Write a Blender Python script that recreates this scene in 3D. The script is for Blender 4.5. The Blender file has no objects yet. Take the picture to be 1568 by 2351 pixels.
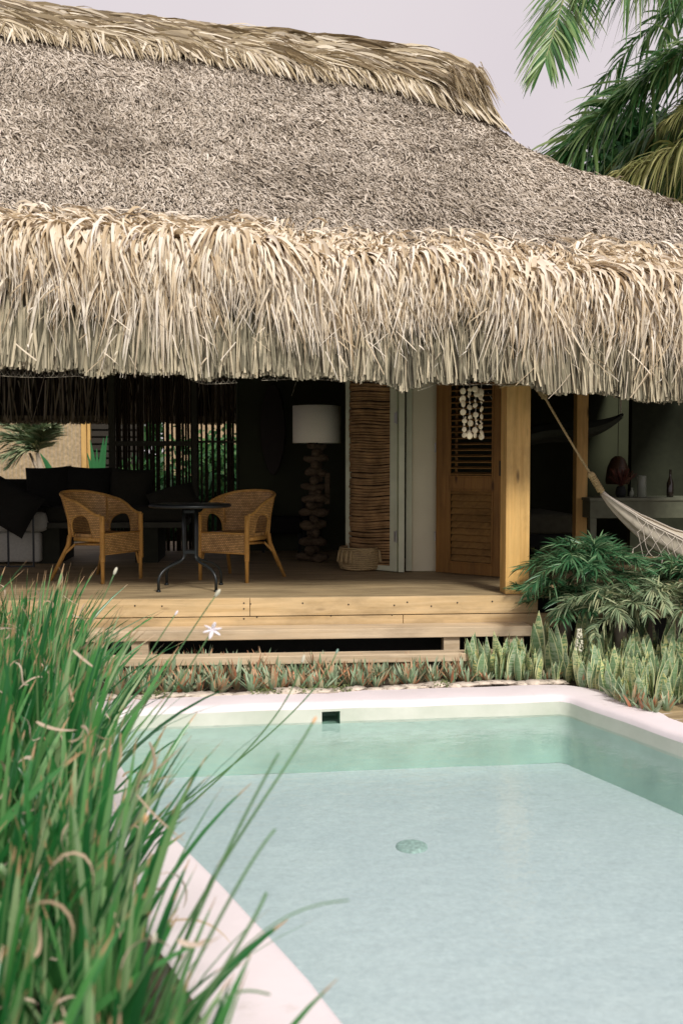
import bpy, math, random
import numpy as np
from mathutils import Vector, Matrix
R_ = math.radians
random.seed(7)
rng = np.random.default_rng(7)
sc = bpy.context.scene
col = sc.collection

# ------------------------------------------------------------ camera
CAMZ, YAW, FPX, HORIZ = 1.6, R_(4.5), 2287.0, 1060.0
PITCH = math.atan((1175.5 - HORIZ) / FPX)
cd = bpy.data.cameras.new('camera')
cam = bpy.data.objects.new('camera', cd)
col.objects.link(cam)
sc.camera = cam
cam.location = (0, 0, CAMZ)
cam.rotation_euler = (math.pi / 2 - PITCH, 0, -YAW)
cd.sensor_fit = 'HORIZONTAL'
cd.sensor_width = 24.0
cd.lens = FPX / 1568 * 24.0
cd.clip_end = 500
cd.clip_start = 0.02
cd.dof.use_dof = True
cd.dof.focus_distance = 8.6
cd.dof.aperture_fstop = 2.3
CR = cam.rotation_euler.to_matrix()

def ray(px, py):
    return CR @ Vector(((px - 784) / FPX, (1175.5 - py) / FPX, -1))
def P(px, py, Y):
    d = ray(px, py); k = Y / d.y
    return Vector((d.x * k, Y, CAMZ + d.z * k))
def Pz(px, py, z):
    d = ray(px, py); k = (z - CAMZ) / d.z
    return Vector((d.x * k, d.y * k, z))
def Pd(px, py, dist):                 # at a distance along the viewing axis
    d = ray(px, py) * dist
    return Vector((d.x, d.y, CAMZ + d.z))
def Cw(xc, d, z=0.0):                 # metres right / ahead of the camera -> world
    c, s = math.cos(YAW), math.sin(YAW)
    return Vector((xc * c + d * s, -xc * s + d * c, z))

# ------------------------------------------------------------ world and sun
SUN_EL = R_(46)
w = bpy.data.worlds.new('World'); sc.world = w
w.use_nodes = True
nt = w.node_tree; nt.nodes.clear()
out = nt.nodes.new('ShaderNodeOutputWorld')
bg = nt.nodes.new('ShaderNodeBackground'); bg.inputs['Strength'].default_value = 0.1
sky = nt.nodes.new('ShaderNodeTexSky'); sky.sky_type = 'NISHITA'; sky.sun_disc = False
sky.sun_elevation = SUN_EL
bg2 = nt.nodes.new('ShaderNodeBackground'); bg2.inputs['Strength'].default_value = 0.91
tc = nt.nodes.new('ShaderNodeTexCoord')
nz = nt.nodes.new('ShaderNodeTexNoise'); nz.inputs['Scale'].default_value = 1.6; nz.inputs['Detail'].default_value = 4
rp = nt.nodes.new('ShaderNodeValToRGB')
rp.color_ramp.elements[0].position = 0.3; rp.color_ramp.elements[0].color = (0.69, 0.605, 0.655, 1)
rp.color_ramp.elements[1].position = 0.75; rp.color_ramp.elements[1].color = (0.82, 0.745, 0.76, 1)
mx = nt.nodes.new('ShaderNodeMixShader'); mx.inputs[0].default_value = 0.93
nt.links.new(tc.outputs['Generated'], nz.inputs['Vector'])
nt.links.new(nz.outputs['Fac'], rp.inputs['Fac'])
nt.links.new(rp.outputs['Color'], bg2.inputs['Color'])
nt.links.new(sky.outputs['Color'], bg.inputs['Color'])
nt.links.new(bg.outputs[0], mx.inputs[1]); nt.links.new(bg2.outputs[0], mx.inputs[2])
nt.links.new(mx.outputs[0], out.inputs['Surface'])

sl = bpy.data.lights.new('sun', 'SUN'); sun = bpy.data.objects.new('sun', sl); col.objects.link(sun)
sl.energy = 3.0; sl.angle = R_(13); sl.color = (1.0, 0.95, 0.88)
# sun behind the photographer, a little to the right
sdir = Vector((math.sin(R_(160)) * math.cos(SUN_EL), math.cos(R_(160)) * math.cos(SUN_EL), math.sin(SUN_EL)))
sun.rotation_euler = sdir.to_track_quat('Z', 'Y').to_euler()
sky.sun_rotation = R_(160)
sun.location = (2, -6, 9)
sc.view_settings.view_transform = 'Standard'
sc.view_settings.look = 'None'
sc.view_settings.exposure = 0.16
sc.view_settings.gamma = 1.0
sc.cycles.max_bounces = 8
sc.cycles.transparent_max_bounces = 12

# ------------------------------------------------------------ tags
def tag(o, label=None, cat=None, group=None, kind=None):
    if label: o['label'] = label
    if cat: o['category'] = cat
    if group: o['group'] = group
    if kind: o['kind'] = kind
    return o
def empty(name, loc=(0, 0, 0), rz=0.0, label=None, cat=None, group=None):
    o = bpy.data.objects.new(name, None); col.objects.link(o)
    o.location = loc; o.rotation_euler = (0, 0, rz); o.empty_display_size = 0.1
    return tag(o, label, cat, group)
def copy_tree(o, parent=None):
    c = o.copy(); col.objects.link(c); c.parent = parent
    for ch in list(o.children):
        copy_tree(ch, c)
    return c

# ------------------------------------------------------------ materials
def newmat(name):
    m = bpy.data.materials.new(name); m.use_nodes = True
    t = m.node_tree; b = t.nodes['Principled BSDF']
    return m, t, b
def ramp(t, stops):
    r = t.nodes.new('ShaderNodeValToRGB'); e = r.color_ramp.elements
    while len(e) < len(stops): e.new(0.5)
    for i, (p, c) in enumerate(stops):
        e[i].position = p; e[i].color = (*c, 1)
    return r
def noise(t, scale, detail=4, vec=None, rough=0.55):
    n = t.nodes.new('ShaderNodeTexNoise'); n.inputs['Scale'].default_value = scale
    n.inputs['Detail'].default_value = detail; n.inputs['Roughness'].default_value = rough
    if vec is not None: t.links.new(vec, n.inputs['Vector'])
    return n
def objvec(t, scale=(1, 1, 1), coord='Object'):
    c = t.nodes.new('ShaderNodeTexCoord'); m = t.nodes.new('ShaderNodeMapping')
    m.inputs['Scale'].default_value = scale
    t.links.new(c.outputs[coord], m.inputs['Vector'])
    return m.outputs['Vector']
def bump(t, b, h, strength=0.3, dist=0.01):
    n = t.nodes.new('ShaderNodeBump'); n.inputs['Strength'].default_value = strength
    n.inputs['Distance'].default_value = dist
    t.links.new(h, n.inputs['Height']); t.links.new(n.outputs[0], b.inputs['Normal'])
def mixc(t, a, bcol, fac, mode='MIX'):
    m = t.nodes.new('ShaderNodeMix'); m.data_type = 'RGBA'; m.blend_type = mode
    for s, v in ((m.inputs[6], a), (m.inputs[7], bcol)):
        if hasattr(v, 'is_output'): t.links.new(v, s)
        else: s.default_value = (*v, 1)
    if hasattr(fac, 'is_output'): t.links.new(fac, m.inputs[0])
    else: m.inputs[0].default_value = fac
    return m.outputs[2]

def plain(name, c, rough=0.6, metal=0.0, var=0.15, scale=12, bmp=0.0, bscale=60, spec=0.3):
    m, t, b = newmat(name)
    v = objvec(t)
    n = noise(t, scale, 5, v)
    r = ramp(t, [(0.3, tuple(x * (1 - var) for x in c)), (0.7, tuple(min(1, x * (1 + var)) for x in c))])
    t.links.new(n.outputs['Fac'], r.inputs['Fac']); t.links.new(r.outputs['Color'], b.inputs['Base Color'])
    b.inputs['Roughness'].default_value = rough; b.inputs['Metallic'].default_value = metal
    b.inputs['Specular IOR Level'].default_value = spec
    if bmp:
        n2 = noise(t, bscale, 4, v); bump(t, b, n2.outputs['Fac'], bmp, 0.01)
    return m

def wood(name, c1, c2, axis='X', knots=True, rough=0.6, fine=38, long=1.6, knotcol=(0.07, 0.035, 0.015)):
    m, t, b = newmat(name)
    s = {'X': (long, fine, fine), 'Y': (fine, long, fine), 'Z': (fine, fine, long)}[axis]
    v = objvec(t, s)
    n = noise(t, 1.0, 6, v, 0.62)
    n.inputs['Distortion'].default_value = 0.6
    r = ramp(t, [(0.25, c1), (0.5, tuple((a * .4 + b_ * .6) for a, b_ in zip(c1, c2))), (0.72, c2)])
    t.links.new(n.outputs['Fac'], r.inputs['Fac'])
    nb = noise(t, 2.6, 6, objvec(t, {'X': (.6, 2, 2), 'Y': (2, .6, 2), 'Z': (2, 2, .6)}[axis]), .65); rb = ramp(t, [(0.3, (0.62, 0.60, 0.58)), (0.5, (.95, .94, .92)), (0.7, (1.12, 1.08, 1.02))])
    t.links.new(nb.outputs['Fac'], rb.inputs['Fac'])
    cout = mixc(t, r.outputs['Color'], rb.outputs['Color'], 1.0, 'MULTIPLY')
    if knots:
        ks = {'X': (1.7, 6, 6), 'Y': (6, 1.7, 6), 'Z': (6, 6, 1.7)}[axis]
        vo = t.nodes.new('ShaderNodeTexVoronoi'); vo.inputs['Randomness'].default_value = 1.0; vo.inputs['Scale'].default_value = 1.0
        t.links.new(objvec(t, ks), vo.inputs['Vector'])
        kr = ramp(t, [(0.04, (.8, .8, .8)), (0.12, (0, 0, 0))])
        t.links.new(vo.outputs['Distance'], kr.inputs['Fac'])
        cout = mixc(t, cout, knotcol, kr.outputs['Color'])
    t.links.new(cout, b.inputs['Base Color'])
    b.inputs['Roughness'].default_value = rough; b.inputs['Specular IOR Level'].default_value = 0.25
    bump(t, b, n.outputs['Fac'], 0.25, 0.004)
    return m

def leafmat(name, stops, rough=0.5, trans=0.25, tip=None, margin=None, back=None, scale=2.5, spec=0.4, bands=None):
    """colour picked per leaf; optional dry tip along v, margin along u, other colour underneath"""
    m, t, b = newmat(name)
    g = t.nodes.new('ShaderNodeNewGeometry')
    n = noise(t, scale, 3, objvec(t))
    ad = t.nodes.new('ShaderNodeMath'); ad.operation = 'MULTIPLY_ADD'
    t.links.new(n.outputs['Fac'], ad.inputs[0]); ad.inputs[1].default_value = 0.5
    sb = t.nodes.new('ShaderNodeMath'); sb.operation = 'MULTIPLY_ADD'
    t.links.new(g.outputs['Random Per Island'], sb.inputs[0]); sb.inputs[1].default_value = 0.8; sb.inputs[2].default_value = -0.15
    t.links.new(sb.outputs[0], ad.inputs[2])
    r = ramp(t, stops); t.links.new(ad.outputs[0], r.inputs['Fac'])
    c = r.outputs['Color']
    uv = t.nodes.new('ShaderNodeTexCoord'); sp = t.nodes.new('ShaderNodeSeparateXYZ')
    t.links.new(uv.outputs['UV'], sp.inputs[0])
    if bands:
        mp = objvec(t, (18, 18, 60)); nb = noise(t, 1.0, 3, mp)
        rb = ramp(t, [(0.45, (0, 0, 0)), (0.56, (1, 1, 1))]); t.links.new(nb.outputs['Fac'], rb.inputs['Fac'])
        c = mixc(t, c, bands, rb.outputs['Color'])
    if margin:
        a = t.nodes.new('ShaderNodeMath'); a.operation = 'SUBTRACT'; t.links.new(sp.outputs['X'], a.inputs[0]); a.inputs[1].default_value = 0.5
        a2 = t.nodes.new('ShaderNodeMath'); a2.operation = 'ABSOLUTE'; t.links.new(a.outputs[0], a2.inputs[0])
        rm = ramp(t, [(0.39, (0, 0, 0)), (0.43, (1, 1, 1))]); t.links.new(a2.outputs[0], rm.inputs['Fac'])
        c = mixc(t, c, margin, rm.outputs['Color'])
    if tip:
        mu = t.nodes.new('ShaderNodeMath'); mu.operation = 'MULTIPLY_ADD'
        fr = t.nodes.new('ShaderNodeMath'); fr.operation = 'FRACT'
        k = t.nodes.new('ShaderNodeMath'); k.operation = 'MULTIPLY'; k.inputs[1].default_value = 37.7
        t.links.new(g.outputs['Random Per Island'], k.inputs[0]); t.links.new(k.outputs[0], fr.inputs[0])
        t.links.new(fr.outputs[0], mu.inputs[0]); mu.inputs[1].default_value = 0.07; t.links.new(sp.outputs['Y'], mu.inputs[2])
        rt = ramp(t, [(0.97, (0, 0, 0)), (1.0, (1, 1, 1))]); t.links.new(mu.outputs[0], rt.inputs['Fac'])
        c = mixc(t, c, tip, rt.outputs['Color'])
    if back:
        c = mixc(t, c, back, g.outputs['Backfacing'])
    t.links.new(c, b.inputs['Base Color'])
    b.inputs['Roughness'].default_value = rough; b.inputs['Specular IOR Level'].default_value = spec
    if trans:
        tr = t.nodes.new('ShaderNodeBsdfTranslucent'); t.links.new(c, tr.inputs['Color'])
        ms = t.nodes.new('ShaderNodeMixShader'); ms.inputs[0].default_value = trans
        o = t.nodes['Material Output']
        t.links.new(b.outputs[0], ms.inputs[1]); t.links.new(tr.outputs[0], ms.inputs[2]); t.links.new(ms.outputs[0], o.inputs['Surface'])
    return m

def weave(name, c1, c2, gap, su=42, sv=60, coord='UV', rough=0.5):
    m, t, b = newmat(name)
    v = objvec(t, (su, sv, sv), coord)
    br = t.nodes.new('ShaderNodeTexBrick'); t.links.new(v, br.inputs['Vector'])
    br.inputs['Scale'].default_value = 1.0; br.inputs['Mortar Size'].default_value = 0.1
    br.inputs['Brick Width'].default_value = 1.0; br.inputs['Row Height'].default_value = 0.5
    br.inputs['Mortar Smooth'].default_value = 0.8; br.inputs['Bias'].default_value = 0.0
    br.inputs['Color1'].default_value = (*c1, 1); br.inputs['Color2'].default_value = (*c2, 1); br.inputs['Mortar'].default_value = (*gap, 1)
    n = noise(t, 9, 4, objvec(t)); r = ramp(t, [(0.3, (0.7, 0.66, 0.62)), (0.7, (1.15, 1.1, 1.05))])
    t.links.new(n.outputs['Fac'], r.inputs['Fac'])
    t.links.new(mixc(t, br.outputs['Color'], r.outputs['Color'], 1.0, 'MULTIPLY'), b.inputs['Base Color'])
    b.inputs['Roughness'].default_value = rough
    bump(t, b, br.outputs['Fac'], -0.7, 0.006)
    return m

M = {}
M['plaster'] = plain('pool_plaster', (0.79, 0.72, 0.73), 0.75, var=0.06, scale=1.6, bmp=0.35, bscale=9, spec=0.2)
_t = None
_t = M['plaster'].node_tree; _b = _t.nodes['Principled BSDF']; _c = _b.inputs['Base Color'].links[0].from_socket
_n = noise(_t, 5.5, 8, objvec(_t), 0.7); _r = ramp(_t, [(0.60, (0, 0, 0)), (0.74, (.45, .45, .45))]); _t.links.new(_n.outputs['Fac'], _r.inputs['Fac'])
_t.links.new(mixc(_t, _c, (0.50, 0.44, 0.38), _r.outputs['Color']), _b.inputs['Base Color'])
def pool_wall_mat():
    m, t, b = newmat('pool_shell')
    v = objvec(t); n = noise(t, 2.5, 5, v); n2 = noise(t, 14, 5, v)
    r = ramp(t, [(0.3, (0.52, 0.56, 0.46)), (0.7, (0.70, 0.71, 0.62))])
    t.links.new(n.outputs['Fac'], r.inputs['Fac'])
    t.links.new(r.outputs['Color'], b.inputs['Base Color']); b.inputs['Roughness'].default_value = 0.7
    bump(t, b, n2.outputs['Fac'], 0.1, 0.01)
    return m
M['poolwall'] = pool_wall_mat()
def pool_floor_mat():
    m, t, b = newmat('pool_floor')
    v = objvec(t); n = noise(t, 30, 6, v, 0.7); n2 = noise(t, 3, 3, v)
    r = ramp(t, [(0.35, (0.68, 0.66, 0.69)), (0.65, (0.80, 0.77, 0.80))]); t.links.new(n.outputs['Fac'], r.inputs['Fac'])
    r2 = ramp(t, [(0.3, (0.93, 0.94, 0.95)), (0.7, (1, 1, 1))]); t.links.new(n2.outputs['Fac'], r2.inputs['Fac'])
    t.links.new(mixc(t, r.outputs['Color'], r2.outputs['Color'], 1, 'MULTIPLY'), b.inputs['Base Color'])
    b.inputs['Roughness'].default_value = 0.8
    return m
M['poolfloor'] = pool_floor_mat()
M['soil'] = plain('garden_soil', (0.055, 0.040, 0.026), 0.95, var=0.5, scale=9, bmp=0.6, bscale=40)
M['stone'] = plain('white_limestone', (0.52, 0.45, 0.37), 0.85, var=0.55, scale=7, bmp=0.8, bscale=25)
M['decktop'] = wood('weathered_decking', (0.15, 0.105, 0.05), (0.50, 0.39, 0.23), 'X', False, 0.65, 34, 2.2)
M['pine'] = wood('pine_timber', (0.50, 0.35, 0.17), (0.70, 0.53, 0.31), 'X', True, 0.6, 30, 1.4)
M['pinestep'] = wood('weathered_pine', (0.50, 0.38, 0.24), (0.68, 0.56, 0.40), 'X', False, 0.65, 30, 1.4)
M['pinepost'] = wood('pine_post', (0.52, 0.30, 0.09), (0.76, 0.50, 0.19), 'Z', True, 0.55, 26, 1.0)
M['dooredwood'] = wood('varnished_door_wood', (0.17, 0.08, 0.018), (0.32, 0.165, 0.045), 'Z', True, 0.45, 34, 1.5, (0.04, 0.015, 0.006))
M['louvre'] = wood('varnished_louvre_wood', (0.16, 0.085, 0.024), (0.30, 0.17, 0.055), 'X', False, 0.45, 34, 2.5)
M['housewall'] = plain('grey_plaster', (0.74, 0.69, 0.49), 0.85, var=0.05, scale=2, bmp=0.15, bscale=70)
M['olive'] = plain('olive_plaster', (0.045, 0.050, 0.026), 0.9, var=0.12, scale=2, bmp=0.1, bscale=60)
M['sage'] = plain('sage_painted_wood', (0.60, 0.62, 0.44), 0.55, var=0.08, scale=6)
M['darkmetal'] = plain('black_powder_coat', (0.018, 0.022, 0.022), 0.38, 0.3, var=0.1, scale=20, spec=0.5)
M['framegreen'] = plain('dark_olive_metal', (0.045, 0.045, 0.025), 0.6, var=0.1)
M['charcoal'] = plain('charcoal_fabric', (0.014, 0.014, 0.011), 0.95, var=0.25, scale=90, bmp=0.3, bscale=250)
M['charcoal2'] = plain('dark_olive_fabric', (0.026, 0.025, 0.016), 0.95, var=0.25, scale=90, bmp=0.3, bscale=250)
M['linen'] = plain('grey_linen', (0.50, 0.50, 0.43), 0.95, var=0.1, scale=60, bmp=0.3, bscale=250)
M['shade'] = plain('lamp_linen', (0.92, 0.87, 0.68), 0.9, var=0.03, scale=80, bmp=0.1, bscale=200)
M['drift'] = wood('driftwood', (0.03, 0.02, 0.012), (0.15, 0.11, 0.065), 'X', False, 0.9, 40, 5)
M['branch'] = plain('peeled_branches', (0.34, 0.205, 0.09), 0.7, var=0.4, scale=7, bmp=0.25, bscale=70)
M['stick'] = wood('dark_sticks', (0.018, 0.012, 0.006), (0.06, 0.042, 0.022), 'Z', False, 0.85, 60, 2)
M['wicker'] = weave('rattan_weave', (0.80, 0.50, 0.19), (0.56, 0.33, 0.11), (0.035, 0.014, 0.005), 1, 1)
M['rattan'] = wood('rattan_cane', (0.40, 0.20, 0.045), (0.68, 0.40, 0.12), 'Z', False, 0.42, 60, 6)
M['basket'] = weave('basket_weave', (0.56, 0.42, 0.22), (0.42, 0.30, 0.14), (0.06, 0.04, 0.02), 1, 1)
M['rope'] = plain('sisal_rope', (0.48, 0.36, 0.18), 0.9, var=0.3, scale=90, bmp=0.8, bscale=160)
M['hammock'] = plain('hammock_cotton', (0.64, 0.58, 0.46), 0.95, var=0.06, scale=20, bmp=0.15, bscale=200)
M['net'] = plain('net_cord', (0.62, 0.56, 0.47), 0.95, var=0.1, scale=60)
M['hammockgrey'] = plain('grey_hammock_cloth', (0.045, 0.05, 0.036), 0.95, var=0.1, scale=20)
M['shell'] = plain('shell', (0.74, 0.64, 0.42), 0.45, var=0.15, scale=30, spec=0.5)
M['cable'] = plain('dark_cord', (0.05, 0.04, 0.03), 0.9)
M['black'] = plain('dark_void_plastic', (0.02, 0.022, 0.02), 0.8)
M['skimmer'] = plain('skimmer_plastic', (0.30, 0.46, 0.37), 0.5)
M['metal'] = plain('galvanised_hinge', (0.45, 0.45, 0.42), 0.4, 0.8)
M['wire'] = plain('chicken_wire', (0.30, 0.27, 0.20), 0.5, 0.3)
M['trunk'] = plain('palm_trunk', (0.20, 0.17, 0.13), 0.9, var=0.3, scale=6, bmp=0.6, bscale=12)
M['rachis'] = plain('frond_stem', (0.32, 0.33, 0.16), 0.6)
M['rachisdk'] = plain('shrub_frond_stem', (0.07, 0.10, 0.04), 0.6)
# thatch
M['thatch'] = leafmat('thatch_stubble', [(0.0, (0.15, 0.12, 0.085)), (0.25, (0.38, 0.325, 0.255)), (0.6, (0.60, 0.535, 0.45)), (1.0, (0.76, 0.70, 0.61))], 0.8, 0.0, scale=1.5, spec=0.2)
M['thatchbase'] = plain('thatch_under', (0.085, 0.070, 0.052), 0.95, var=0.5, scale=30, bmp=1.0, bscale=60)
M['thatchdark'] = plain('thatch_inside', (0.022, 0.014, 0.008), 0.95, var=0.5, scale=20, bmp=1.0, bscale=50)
M['fringe'] = leafmat('dry_palm_leaf', [(0.0, (0.36, 0.25, 0.13)), (0.22, (0.62, 0.50, 0.33)), (0.5, (0.80, 0.70, 0.54)), (1.0, (0.90, 0.84, 0.74))], 0.6, 0.12, scale=2.6, spec=0.3)
M['stalk'] = leafmat('dry_palm_stalk', [(0.0, (0.06, 0.056, 0.038)), (0.3, (0.22, 0.20, 0.135)), (0.6, (0.46, 0.41, 0.29)), (1.0, (0.74, 0.64, 0.45))], 0.75, 0.08, scale=3.5, spec=0.2)
M['ridge'] = leafmat('ridge_palm_leaf', [(0.0, (0.13, 0.10, 0.06)), (0.22, (0.40, 0.32, 0.19)), (0.5, (0.64, 0.55, 0.39)), (1.0, (0.86, 0.79, 0.66))], 0.65, 0.08, scale=1.8, spec=0.3)
_t = M['thatch'].node_tree; _b = _t.nodes['Principled BSDF']; _c = _b.inputs['Base Color'].links[0].from_socket
_n = noise(_t, 1.1, 5, objvec(_t, (1, 1, 1.6)), .6); _r = ramp(_t, [(0.38, (0.74, 0.72, 0.69)), (0.62, (1.06, 1.05, 1.03))]); _t.links.new(_n.outputs['Fac'], _r.inputs['Fac'])
_t.links.new(mixc(_t, _c, _r.outputs['Color'], 1.0, 'MULTIPLY'), _b.inputs['Base Color'])
# greens
M['iris'] = leafmat('iris_leaf', [(0.0, (0.012, 0.085, 0.026)), (0.35, (0.030, 0.19, 0.045)), (0.6, (0.10, 0.32, 0.085)), (0.82, (0.28, 0.46, 0.20)), (1.0, (0.56, 0.60, 0.38))], 0.3, 0.35, tip=(0.52, 0.34, 0.18), scale=1.5, spec=0.6)
M['irisdry'] = leafmat('dry_iris_leaf', [(0.0, (0.36, 0.25, 0.14)), (1.0, (0.74, 0.62, 0.50))], 0.7, 0.2)
M['petal'] = plain('white_petal', (0.85, 0.80, 0.84), 0.6, var=0.03)
M['bud'] = plain('pale_bud', (0.66, 0.64, 0.50), 0.6, var=0.1)
M['budorange'] = plain('orange_bud', (0.72, 0.42, 0.20), 0.6, var=0.1)
M['palm'] = leafmat('palm_leaflet', [(0.0, (0.03, 0.12, 0.035)), (0.4, (0.09, 0.24, 0.07)), (0.7, (0.24, 0.38, 0.13)), (1.0, (0.44, 0.52, 0.26))], 0.35, 0.3, scale=0.7, spec=0.5)
M['palmyellow'] = leafmat('yellowing_palm_leaflet', [(0.0, (0.095, 0.126, 0.034)), (0.4, (0.270, 0.280, 0.095)), (0.8, (0.486, 0.462, 0.203)), (1.0, (0.648, 0.588, 0.338))], 0.5, 0.22, scale=0.7, spec=0.4)
M['cycad'] = leafmat('shrub_palm_leaflet', [(0.0, (0.016, 0.07, 0.030)), (0.35, (0.045, 0.15, 0.06)), (0.62, (0.13, 0.26, 0.12)), (0.85, (0.32, 0.42, 0.22)), (1.0, (0.48, 0.50, 0.30))], 0.35, 0.2, scale=1.5, spec=0.5)
M['cycadpale'] = leafmat('pale_shrub_leaflet', [(0.0, (0.085, 0.160, 0.075)), (0.4, (0.238, 0.320, 0.180)), (0.8, (0.459, 0.480, 0.270)), (1.0, (0.612, 0.576, 0.330))], 0.45, 0.15, scale=1.5, spec=0.4)
M['snake'] = leafmat('snake_plant_leaf', [(0.0, (0.16, 0.30, 0.13)), (0.4, (0.34, 0.45, 0.28)), (0.75, (0.50, 0.58, 0.40)), (0.86, (0.66, 0.66, 0.28)), (1.0, (0.74, 0.64, 0.10))], 0.5, 0.1, margin=(0.74, 0.76, 0.42), bands=(0.19, 0.32, 0.15), spec=0.4)
M['rhoeo'] = leafmat('rhoeo_leaf', [(0.0, (0.44, 0.52, 0.37)), (0.30, (0.24, 0.36, 0.20)), (0.42, (0.42, 0.47, 0.31)), (0.52, (0.58, 0.38, 0.22)), (0.62, (0.42, 0.17, 0.09)), (0.8, (0.70, 0.30, 0.15))], 0.45, 0.1, scale=3)
M['banana'] = leafmat('broad_leaf', [(0.0, (0.016, 0.120, 0.045)), (1.0, (0.064, 0.272, 0.090))], 0.4, 0.3)
M['bush'] = leafmat('bush_leaf', [(0.0, (0.016, 0.080, 0.027)), (0.6, (0.056, 0.176, 0.053)), (1.0, (0.160, 0.304, 0.090))], 0.5, 0.25)

# ------------------------------------------------------------ mesh building
def link_mesh(name, verts, faces, mat, parent=None, smooth=False, uvs=None, world=True, bevel=0.0, seg=2):
    me = bpy.data.meshes.new(name)
    verts = np.asarray(verts, dtype=np.float32).reshape(-1, 3)
    if isinstance(faces, np.ndarray):
        n = len(faces); k = faces.shape[1]
        me.vertices.add(len(verts)); me.vertices.foreach_set('co', verts.ravel())
        me.loops.add(n * k); me.loops.foreach_set('vertex_index', faces.astype(np.int32).ravel())
        me.polygons.add(n); me.polygons.foreach_set('loop_start', np.arange(0, n * k, k, dtype=np.int32))
        try: me.polygons.foreach_set('loop_total', np.full(n, k, dtype=np.int32))
        except Exception: pass
        me.update(calc_edges=True)
    else:
        me.from_pydata([tuple(map(float, v)) for v in verts], [], [tuple(f) for f in faces]); me.update()
    if uvs is not None:
        ul = me.uv_layers.new(name='UVMap')
        li = np.empty(len(me.loops), dtype=np.int32); me.loops.foreach_get('vertex_index', li)
        ul.data.foreach_set('uv', np.asarray(uvs, dtype=np.float32)[li].ravel())
    if mat is not None: me.materials.append(mat)
    if smooth: me.polygons.foreach_set('use_smooth', np.ones(len(me.polygons), dtype=bool))
    o = bpy.data.objects.new(name, me); col.objects.link(o)
    if parent is not None:
        o.parent = parent
        if world and parent.type == 'EMPTY': o.location = -parent.location
    if bevel:
        b = o.modifiers.new('bevel', 'BEVEL'); b.width = bevel; b.segments = seg; b.limit_method = 'ANGLE'; b.angle_limit = R_(40)
    return o

class MB:
    def __init__(s): s.v = []; s.f = []; s.uv = []
    def add(s, verts, faces, uv=None):
        n = len(s.v); s.v += [tuple(v) for v in verts]; s.f += [tuple(i + n for i in f) for f in faces]
        s.uv += list(uv) if uv is not None else [(0, 0)] * len(verts)
    def box(s, a, b, mtx=None):
        x0, y0, z0 = [min(p, q) for p, q in zip(a, b)]; x1, y1, z1 = [max(p, q) for p, q in zip(a, b)]
        vs = [Vector(p) for p in ((x0, y0, z0), (x1, y0, z0), (x1, y1, z0), (x0, y1, z0), (x0, y0, z1), (x1, y0, z1), (x1, y1, z1), (x0, y1, z1))]
        if mtx is not None: vs = [mtx @ v for v in vs]
        uv = [((v.x + v.y), v.z) for v in vs]
        s.add(vs, [(0, 3, 2, 1), (4, 5, 6, 7), (0, 1, 5, 4), (1, 2, 6, 5), (2, 3, 7, 6), (3, 0, 4, 7)], uv)
        return s
    def tube(s, pts, r, n=8, cap=True, uvk=1.0):
        pts = [Vector(p) for p in pts]; m = len(pts)
        rr = r if hasattr(r, '__len__') else [r] * m
        T = [(pts[min(i + 1, m - 1)] - pts[max(i - 1, 0)]).normalized() for i in range(m)]
        up = Vector((0, 0, 1)) if abs(T[0].z) < 0.9 else Vector((1, 0, 0))
        N = (up - T[0] * up.dot(T[0])).normalized()
        vs = []; uv = []; L = 0
        for i in range(m):
            if i: N = (N - T[i] * N.dot(T[i])); N = N.normalized() if N.length > 1e-6 else T[i].orthogonal().normalized(); L += (pts[i] - pts[i - 1]).length
            B = T[i].cross(N)
            for k in range(n):
                a = 2 * math.pi * k / n
                vs.append(pts[i] + (N * math.cos(a) + B * math.sin(a)) * rr[i]); uv.append((k / n * uvk, L))
        fs = [(i * n + k, i * n + (k + 1) % n, (i + 1) * n + (k + 1) % n, (i + 1) * n + k) for i in range(m - 1) for k in range(n)]
        if cap: fs += [tuple(reversed(range(n))), tuple((m - 1) * n + k for k in range(n))]
        s.add(vs, fs, uv); return s
    def lathe(s, prof, c=(0, 0, 0), n=32, wob=0.0):
        vs = []; uv = []
        for i, (r, z) in enumerate(prof):
            for k in range(n):
                a = 2 * math.pi * k / n; q = r * (1 + wob * math.sin(3 * a + i) + wob * math.sin(5 * a + 2 * i))
                vs.append((c[0] + q * math.cos(a), c[1] + q * math.sin(a), c[2] + z)); uv.append((a * 0.25, z))
        m = len(prof)
        fs = [(i * n + k, i * n + (k + 1) % n, (i + 1) * n + (k + 1) % n, (i + 1) * n + k) for i in range(m - 1) for k in range(n)]
        s.add(vs, fs, uv); return s
    def sphere(s, c, rad, n=10, m=7, jit=0.0, mtx=None):
        vs = []
        for i in range(m + 1):
            th = math.pi * i / m
            for k in range(n):
                a = 2 * math.pi * k / n; q = 1 + (random.uniform(-jit, jit) if 0 < i < m else 0)
                v = Vector((rad[0] * math.sin(th) * math.cos(a) * q, rad[1] * math.sin(th) * math.sin(a) * q, rad[2] * math.cos(th) * q))
                if mtx is not None: v = mtx @ v
                vs.append(v + Vector(c))
        fs = [(i * n + k, (i + 1) * n + k, (i + 1) * n + (k + 1) % n, i * n + (k + 1) % n) for i in range(m) for k in range(n)]
        s.add(vs, fs); return s
    def build(s, name, mat, parent=None, smooth=False, world=True, bevel=0.0, uv=False):
        return link_mesh(name, s.v, s.f, mat, parent, smooth, s.uv if uv else None, world, bevel)

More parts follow.
